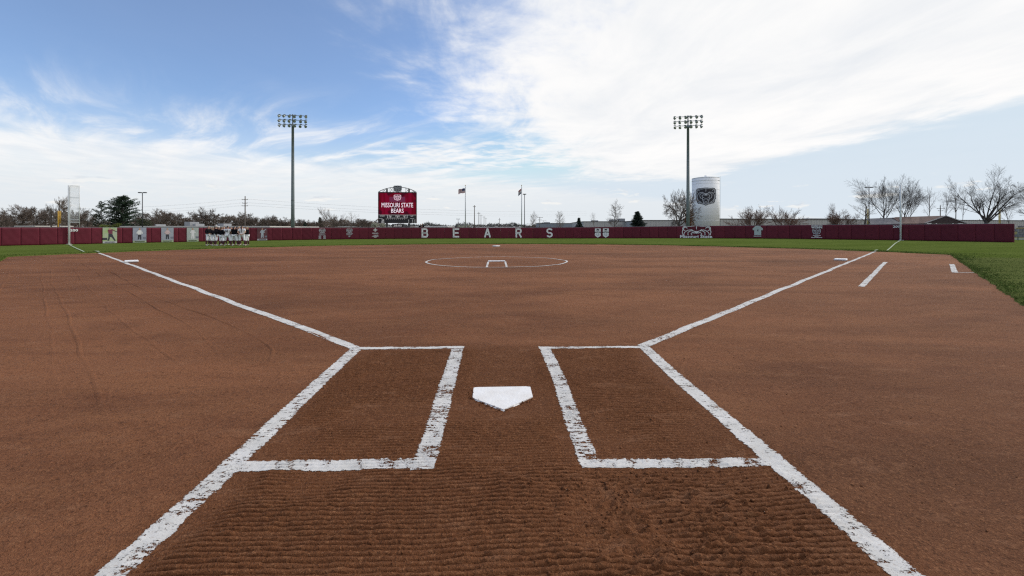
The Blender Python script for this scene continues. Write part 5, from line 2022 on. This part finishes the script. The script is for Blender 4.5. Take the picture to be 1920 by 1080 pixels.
PINE = [(0, .10), (.12, .26), (.3, .34), (.5, .40), (.66, .38), (.80, .29), (.92, .17), (1, .05)]
SPR = [(0, .26), (.10, .30), (.25, .27), (.5, .18), (.75, .095), (.92, .035), (1, .012)]
conifer(229, 368.5, 105, 50, 'large dark evergreen pine with a rounded top left of the lamp post', 11, PINE, M_PINE, 'pine_tree', nb=190, npb=75, nsize=.036, droop=-.03, lift=.28, irr=.24)
conifer(190.5, 378, 106, 27, 'ragged dark evergreen leaning against the large rounded pine', 13, [(0, .2), (.2, .30), (.45, .30), (.7, .22), (.88, .12), (1, .05)], M_PINE, 'pine_tree', nb=75, npb=40, nsize=.036, droop=-.02, lift=.45, irr=.3)
conifer(1085.5, 409, 120, 20, 'small dark spruce above the letter-free fence left of the twin shields', 17, SPR, M_SPRUCE, nb=170, npb=40, nsize=.06)
conifer(1195, 397, 110, 38, 'broad dark spruce in front of the pale warehouse', 19, SPR, M_SPRUCE, nb=260, npb=60, nsize=.045)
conifer(572, 417, 125, 12, 'tiny dark evergreen low beside the left floodlight tower', 23, SPR, M_SPRUCE, nb=90, npb=25, nsize=.08)
conifer(600, 408, 150, 16, 'narrow dark evergreen left of the fan-shaped bare tree', 29, SPR, M_PINE, nb=120, npb=35, nsize=.06)


def leafy(px, ytop, D, wpx, label, m_, seed, name='shrub', n=3500, size=.10, cat='shrub', yb=428):
    """a leafy mound: leaf faces through an uneven crown, on a few stems"""
    r_ = np.random.default_rng(seed)
    p = at(px, 430, D)
    H = 1.15 + (430 - ytop) * D / FPX
    W = wpx / 2 * D / FPX
    t = thing(name, label, cat, (p.x, p.y, -0.1))
    lob = r_.normal(0, 1, (9, 3)) * np.array([W * .42, W * .42, H * .14]) + np.array([0, 0, H * .60])
    c_ = lob[r_.integers(0, 9, n)]
    dd = r_.normal(0, 1, (n, 3))
    dd /= np.linalg.norm(dd, axis=1)[:, None]
    P = c_ + dd * (r_.uniform(.2, 1, n) ** .5)[:, None] * np.array([W * .48, W * .48, H * .26])
    P[:, 2] = np.clip(P[:, 2], 0.1, H)
    a, b = r_.normal(0, size, (n, 3)), r_.normal(0, size, (n, 3))
    V = np.stack([P, P + a, P + b], 1)
    mobj('foliage', mesh_np('foliage', V.reshape(-1, 3), np.arange(3 * n).reshape(-1, 3)), t, m_)
    mb_ = MB()
    for k_ in range(5):
        q = lob[k_]
        mb_.tube([(0, 0, 0), (q[0] * .4, q[1] * .4, q[2] * .5), tuple(q)], [.08, .06, .03], 5)
    mb_.build('stem', M_BARK, t)


leafy(199, 419.0, 100, 24, 'low yellow-green shrub under the ragged evergreen', M_YGREEN, 51)
leafy(219, 419.5, 100, 14, 'small yellow-green shrub under the rounded pine', M_YGREEN, 52)
leafy(702, 417.5, 130, 14, 'pale blossoming tree left of the scoreboard, the nearer of two', M_BLOOM, 53, 'blossom_tree', cat='tree', n=1800)
leafy(717.5, 419, 132, 11, 'pale blossoming tree beside the left scoreboard post', M_BLOOM, 54, 'blossom_tree', cat='tree', n=1500)
leafy(865, 422, 160, 14, 'pale blossoming tree just left of the first flagpole', M_BLOOM, 55, 'blossom_tree', cat='tree', n=1500)
leafy(877.5, 421.5, 165, 9, 'pale blossoming tree just right of the first flagpole', M_BLOOM, 56, 'blossom_tree', cat='tree', n=1200)
leafy(1290, 394, 111, 20, 'rust-brown leafy tree between the dark oak and the water tank', M_RUST, 57, 'rust_leaved_tree', cat='tree', n=1500, size=.14)
leafy(272, 405, 140, 26, 'dull green shrub mass behind the double-headed lamp post', mat('dull_green_leaves', (0.045, 0.055, 0.026), 0.9, var=.3), 58, n=1800, size=.16)


# ------------------------------------------------------------------ people
def skin_mesh(joints, edges, name, levels=2, root=0):
    """joints: list of (co, radius or (rx, ry)); grows one continuous surface"""
    me = bpy.data.meshes.new('sk')
    me.from_pydata([j[0] for j in joints], edges, [])
    o = bpy.data.objects.new('sk', me)
    C.objects.link(o)
    md = o.modifiers.new('skin', 'SKIN')
    md.use_smooth_shade = True
    sk = me.skin_vertices[0].data
    for i, j in enumerate(joints):
        r_ = j[1]
        sk[i].radius = r_ if isinstance(r_, tuple) else (r_, r_)
        sk[i].use_root = (i == root)
    sub = o.modifiers.new('sub', 'SUBSURF')
    sub.levels = levels
    sub.render_levels = levels
    dg = bpy.context.evaluated_depsgraph_get()
    out = bpy.data.meshes.new_from_object(o.evaluated_get(dg))
    out.name = name
    bpy.data.objects.remove(o)
    bpy.data.meshes.remove(me)
    return out


def pose_joints(arms, stance, bow):
    """joint positions for a 1.68 m figure facing -y, standing on z = 0"""
    J = {}
    J['pelvis'] = (0, 0, .93)
    J['waist'] = (0, -.01, 1.08)
    J['chest'] = (0, 0.0 - bow * .3, 1.27)
    J['neckb'] = (0, .01 - bow * .5, 1.42)
    J['neck'] = (0, -.005 - bow * .8, 1.48)
    J['headl'] = (0, -.02 - bow * 1.1, 1.54)
    J['headm'] = (0, -.015 - bow * 1.3, 1.60)
    J['headt'] = (0, -.005 - bow * 1.35, 1.66)
    for s, n in ((-1, 'L'), (1, 'R')):
        w_ = stance
        J['hip' + n] = (s * .10, 0, .90)
        J['knee' + n] = (s * (.11 + w_ * .4), -.02, .50)
        J['calf' + n] = (s * (.115 + w_ * .55), .01, .36)
        J['ankle' + n] = (s * (.12 + w_ * .8), .02, .09)
        J['heel' + n] = (s * (.12 + w_ * .8), .03, .045)
        J['toe' + n] = (s * (.135 + w_ * .85), -.16, .035)
        J['sh' + n] = (s * .175, .005 - bow * .4, 1.385)
        if arms == 'down':
            el, wr, ha = (s * .245, .02, 1.11), (s * .25, -.04, .87), (s * .245, -.06, .78)
        elif arms == 'behind':
            el, wr, ha = (s * .265, .10, 1.13), (s * .10, .19, .98), (s * .02, .20, .93)
        elif arms == 'hips':
            el, wr, ha = (s * .36, .06, 1.14), (s * .20, -.05, 1.00), (s * .16, -.09, .97)
        elif arms == 'front':
            el, wr, ha = (s * .27, -.02, 1.12), (s * .12, -.19, 1.03), (s * .04, -.22, 1.00)
        else:   # crossed
            el, wr, ha = (s * .28, -.06, 1.16), (s * .06, -.20, 1.18), (-s * .06, -.18, 1.20)
        J['el' + n], J['wr' + n], J['ha' + n] = el, wr, ha
    return J


def fingers(J, n, arms):
    """five short unequal chains from the palm"""
    s = -1 if n == 'L' else 1
    ha, wr = Vector(J['ha' + n]), Vector(J['wr' + n])
    d = (ha - wr).normalized()
    side = d.cross(Vector((s, 0.2, 0.1))).normalized()
    curl = d.cross(side).normalized() * (-s if arms == 'down' else s)
    ch = []
    for k_, (off, ln) in enumerate(((-.030, .062), (-.010, .072), (.010, .068), (.028, .052))):
        b = ha + side * off + d * .02
        ch.append([b, b + d * ln * .55 + curl * .006, b + d * ln * .9 + curl * .024])
    b = ha - side * .036 - d * .035
    ch.append([b, b - side * .022 + d * .030, b - side * .026 + d * .058 + curl * .010])
    return ch


LEG = lambda n: [('pelvis', 'hip' + n), ('hip' + n, 'knee' + n), ('knee' + n, 'calf' + n), ('calf' + n, 'ankle' + n)]
BODY_CACHE = {}


def figure_meshes(arms, stance, bow):
    key = (arms, stance, bow)
    if key in BODY_CACHE:
        return BODY_CACHE[key]
    J = pose_joints(*key)
    rad = {'pelvis': (.135, .105), 'waist': (.120, .09), 'chest': (.150, .105), 'neckb': (.085, .07), 'neck': .052, 'headl': (.066, .078), 'headm': (.074, .090), 'headt': (.050, .062)}
    for n in 'LR':
        rad.update({'hip' + n: .090, 'knee' + n: .058, 'calf' + n: .055, 'ankle' + n: .036, 'heel' + n: .036, 'toe' + n: .028, 'sh' + n: .058, 'el' + n: .042, 'wr' + n: .028, 'ha' + n: (.040, .022)})
    names = list(J)
    ix = {n: i for i, n in enumerate(names)}
    jl = [(J[n], rad[n]) for n in names]
    E_ = [('pelvis', 'waist'), ('waist', 'chest'), ('chest', 'neckb'), ('neckb', 'neck'), ('neck', 'headl'), ('headl', 'headm'), ('headm', 'headt')]
    for n in 'LR':
        E_ += LEG(n) + [('ankle' + n, 'heel' + n), ('heel' + n, 'toe' + n), ('chest', 'sh' + n), ('sh' + n, 'el' + n), ('el' + n, 'wr' + n), ('wr' + n, 'ha' + n)]
    el = [(ix[a], ix[b]) for a, b in E_]
    for n in 'LR':
        for ch in fingers(J, n, arms):
            prev = ix['ha' + n]
            for k_, c_ in enumerate(ch):
                jl.append((tuple(c_), .0095 - .001 * k_))
                el.append((prev, len(jl) - 1))
                prev = len(jl) - 1
    # nose and ears
    hm = Vector(J['headm'])
    for off, r_ in (((0, -.098, -.022), .014), ((-.078, .005, -.012), .016), ((.078, .005, -.012), .016)):
        jl.append((tuple(hm + Vector(off)), r_))
        el.append((ix['headm'], len(jl) - 1))
    body = skin_mesh(jl, el, 'body', 2, ix['pelvis'])

    def sub(nm, E2, extra, root, ends=()):
        ns = []
        for a, b in E2:
            for q in (a, b):
                if q not in ns:
                    ns.append(q)
        jj_ = []
        for q in ns:
            r_ = rad[q]
            add = extra.get(q, extra['*'])
            jj_.append((J[q], tuple(v_ + add for v_ in r_) if isinstance(r_, tuple) else r_ + add))
        return skin_mesh(jj_, [(ns.index(a), ns.index(b)) for a, b in E2], nm, 2, ns.index(root))
    for n in 'LR':
        J['slv' + n] = tuple(Vector(J['sh' + n]).lerp(Vector(J['el' + n]), .62)); rad['slv' + n] = .048
        J['cuff' + n] = tuple(Vector(J['el' + n]).lerp(Vector(J['wr' + n]), .9)); rad['cuff' + n] = .030
        J['pk' + n] = tuple(Vector(J['knee' + n]).lerp(Vector(J['calf' + n]), .7)); rad['pk' + n] = .056
        J['sk' + n] = tuple(Vector(J['knee' + n]).lerp(Vector(J['calf' + n]), .55)); rad['sk' + n] = .056
    J['hem'] = (0, 0, .80); rad['hem'] = (.142, .112)
    T_ = [('pelvis', 'waist'), ('waist', 'chest'), ('chest', 'neckb')]
    short = sub('jersey', T_ + [e_ for n in 'LR' for e_ in (('chest', 'sh' + n), ('sh' + n, 'slv' + n))], {'*': .020, 'pelvis': .018, 'neckb': .008}, 'waist')
    long_ = sub('jacket', [('hem', 'pelvis')] + T_ + [e_ for n in 'LR' for e_ in (('chest', 'sh' + n), ('sh' + n, 'el' + n), ('el' + n, 'cuff' + n))], {'*': .030, 'pelvis': .036, 'hem': .034, 'neckb': .016, 'cuffL': .012, 'cuffR': .012}, 'waist')
    pants = sub('trousers', [e_ for n in 'LR' for e_ in (('pelvis', 'hip' + n), ('hip' + n, 'knee' + n), ('knee' + n, 'pk' + n))], {'*': .018, 'pelvis': .006}, 'pelvis')
    socks = [sub('sock', [('sk' + n, 'calf' + n), ('calf' + n, 'ankle' + n)], {'*': .010}, 'calf' + n) for n in 'LR']
    shoes = [sub('shoe', [('heel' + n, 'toe' + n)], {'*': .012}, 'heel' + n) for n in 'LR']
    BODY_CACHE[key] = (J, body, short, long_, pants, socks, shoes)
    return BODY_CACHE[key]


def hair_mesh(J, kind):
    hm = Vector(J['headm'])
    if kind == 'tail':
        j = [(hm + Vector((0, -.02, .045)), (.070, .078)), (hm + Vector((0, .035, .025)), (.070, .070)), (hm + Vector((0, .11, .03)), .028), (hm + Vector((0, .14, -.06)), .036), (hm + Vector((0, .13, -.18)), .024), (hm + Vector((0, .12, -.25)), .010)]
    elif kind == 'bun':
        j = [(hm + Vector((0, -.02, .045)), (.070, .078)), (hm + Vector((0, .035, .02)), (.072, .072)), (hm + Vector((0, .10, .03)), .040)]
    else:
        j = [(hm + Vector((0, -.02, .045)), (.071, .079)), (hm + Vector((0, .035, .015)), (.076, .072)), (hm + Vector((0, .055, -.08)), (.075, .045)), (hm + Vector((0, .06, -.17)), (.06, .03))]
    j = [(tuple(a), b) for a, b in j]
    return skin_mesh(j, [(i, i + 1) for i in range(len(j) - 1)], 'hair', 2, 0)


M_SKIN = [mat('skin_light', (0.50, 0.30, 0.22), 0.6), mat('skin_tan', (0.36, 0.20, 0.14), 0.6)]
M_TOPB = mat('black_top', (0.008, 0.008, 0.011), 0.95, var=.2, spec=0.08)
M_TOPW = mat('white_jersey', (0.78, 0.77, 0.82), 0.8, var=.04)
M_PANTS = mat('white_trousers', (0.74, 0.75, 0.80), 0.8, var=.05)
M_SOCK = mat('maroon_socks', (0.055, 0.012, 0.018), 0.8)
M_SHOEB = mat('black_shoe', (0.015, 0.015, 0.017), 0.6)
M_SHOEW = mat('white_shoe', (0.55, 0.55, 0.55), 0.6)
M_HAIR = {'dark': mat('hair_dark', (0.018, 0.012, 0.010), 0.6), 'brown': mat('hair_brown', (0.075, 0.040, 0.024), 0.6), 'blonde': mat('hair_blonde', (0.34, 0.24, 0.13), 0.6), 'red': mat('hair_red', (0.15, 0.05, 0.03), 0.6)}
M_EYE = mat('eye_dark', (0.02, 0.015, 0.015), 0.3)
M_LIP = mat('lips', (0.30, 0.10, 0.09), 0.5)
HAIR_CACHE = {}


def person(px, D, face, label, top, arms, hair, hstyle='tail', skin=0, height=1.70, number=None, cap=None, legs='white', stance=.10, bow=.0, shoes=M_SHOEW, base_z=None, group='players in the huddle'):
    p = at(px, 430, D)
    z0 = float(terrain(p.x, p.y)) + 0.035 if base_z is None else base_z
    J, body, short, long_, pants, socks, shs = figure_meshes(arms, stance, bow)
    t = thing('person', label, 'person', (p.x, p.y, z0), face, group)
    t.scale = (height / 1.68 * 1.10, height / 1.68 * 1.10, height / 1.68)

    def put(nm, me, m_):
        o = bpy.data.objects.new(nm, me)
        if not me.materials:
            me.materials.append(m_)
        link(o, t)
        o.material_slots[0].link = 'OBJECT'
        o.material_slots[0].material = m_
        return o
    put('body', body, M_SKIN[skin])
    if top[0] == 'jacket':
        put('jacket', long_, top[1])
    else:
        put('jersey', short, top[1])
    put('trousers', pants, M_PANTS if legs == 'white' else M_TOPB)
    for m_ in socks: put('sock', m_, M_SOCK if legs == 'white' else M_TOPB)
    for m_ in shs: put('shoe', m_, shoes)
    hk = (arms, stance, bow, hstyle)
    if hk not in HAIR_CACHE:
        HAIR_CACHE[hk] = hair_mesh(J, hstyle)
    put('hair', HAIR_CACHE[hk], M_HAIR[hair])
    hm = Vector(J['headm'])
    for s_ in (-1, 1):
        e_ = MB()
        bmesh.ops.create_icosphere(e_.bm, subdivisions=1, radius=.011, matrix=Matrix.Translation(hm + Vector((s_ * .030, -.083, .004))))
        e_.build('eye', M_EYE, t)
    MB().box(tuple(hm + Vector((0, -.084, -.055))), (.042, .012, .012), bevel=.004).build('mouth', M_LIP, t)
    if cap:
        c_ = MB()
        c_.lathe([(.098, -.005), (.100, .02), (.086, .062), (.050, .088), (.012, .095)], Matrix.Translation(hm + Vector((0, -.004, .022))), 14)
        c_.box(tuple(hm + Vector((0, -.125, .026))), (.13, .10, .012), bevel=.005)
        c_.build('cap', cap, t)
    if number:
        o = mobj('number', text_mesh(number, .20 if len(number) > 1 else .12, .24, .008, .03), t, M_BLACK, (0, .155 - bow * .3, 1.25), (0, 0, math.pi))
    return t


HD1, HD2, HD3 = 39.6, 40.8, 42.2
away = math.pi
JK, JW = ('jacket', M_TOPB), ('jersey', M_TOPW)
CAPW = mat('white_cap', (0.6, 0.6, 0.6), 0.8)
CAPB = mat('black_cap', (0.015, 0.015, 0.018), 0.8)
person(391, 40.6, R(75), 'person in a long black jacket with dark hair, leftmost of the huddle', JK, 'front', 'dark', 'long', height=1.76)
person(396.5, 41.6, R(40), 'blonde person in black second from the left of the huddle', JK, 'down', 'blonde', 'long', height=1.66)
person(399.8, 40.3, R(95), 'blonde person in black and white trousers, third from the left of the huddle', JK, 'front', 'blonde', 'tail', height=1.64)
person(405, 39.9, R(120), 'person in black with a white cap in the left half of the huddle', JK, 'down', 'brown', 'tail', cap=CAPW, height=1.78)
person(410, 42.4, R(10), 'person with a white cap at the back between two black jackets', JK, 'crossed', 'brown', 'bun', cap=CAPW, height=1.74)
person(415.3, 39.7, away + R(-20), 'brown-haired person in black with elbows out left of number 14', JK, 'hips', 'brown', 'tail', height=1.66, skin=1)
person(420.3, 42.0, R(-8), 'person in a white jersey partly hidden behind number 14', JW, 'down', 'dark', 'tail', height=1.74)
person(426.8, 39.6, away, 'person in a white jersey numbered 14 seen from behind', JW, 'front', 'dark', 'bun', number='14', height=1.76, stance=.22, skin=1)
person(433.8, 42.2, R(-12), 'red-haired person in black at the back of the huddle', JK, 'front', 'red', 'long', height=1.66)
person(439.3, 39.7, away + R(8), 'person in black with dark hair seen from behind right of number 14', JK, 'front', 'dark', 'tail', height=1.72, stance=.18)
person(444.5, 40.9, away + R(35), 'person in black with a black cap left of number 2', JK, 'behind', 'brown', 'tail', cap=CAPB, height=1.70)
person(448.3, 42.3, R(-25), 'person with a pale face at the back left of number 2', JK, 'down', 'blonde', 'bun', height=1.74)
person(453.6, 39.8, away + R(15), 'person in a white jersey numbered 2 with hands clasped behind', JW, 'behind', 'dark', 'tail', number='2', height=1.78, stance=.12)
person(459.2, 40.9, R(-70), 'dark-haired person in black third from the right of the huddle', JK, 'hips', 'dark', 'bun', height=1.72, skin=1)
person(463.6, 40.3, R(-85), 'blonde person in black, rightmost of the huddle', JK, 'front', 'blonde', 'long', height=1.68)

# two people on a low deck behind the fence, right of the scoreboard
dk = at(790, 430, 74)
deck = thing('deck', 'low wooden deck hidden behind the fence right of the scoreboard', 'deck', (dk.x, dk.y, -0.35))
for i in range(8):
    MB().box((0, -0.8 + i * 0.2, 0.62), (2.6, 0.18, 0.05)).build('plank', M_WOOD, deck)
for sx2 in (-1.2, 1.2):
    for sy2 in (-0.75, 0.55):
        MB().box((sx2, sy2, 0.28), (0.1, 0.1, 0.62)).build('leg', M_WOOD, deck)
person(788.3, 74, R(30), 'brown-haired person in black behind the fence, left of a pair', JK, 'down', 'brown', 'tail', height=1.68, legs='black', base_z=0.31, group='pair behind the fence')
person(791.8, 74, R(-15), 'dark-haired person in black behind the fence, right of a pair', JK, 'crossed', 'dark', 'bun', height=1.74, legs='black', base_z=0.31, group='pair behind the fence')
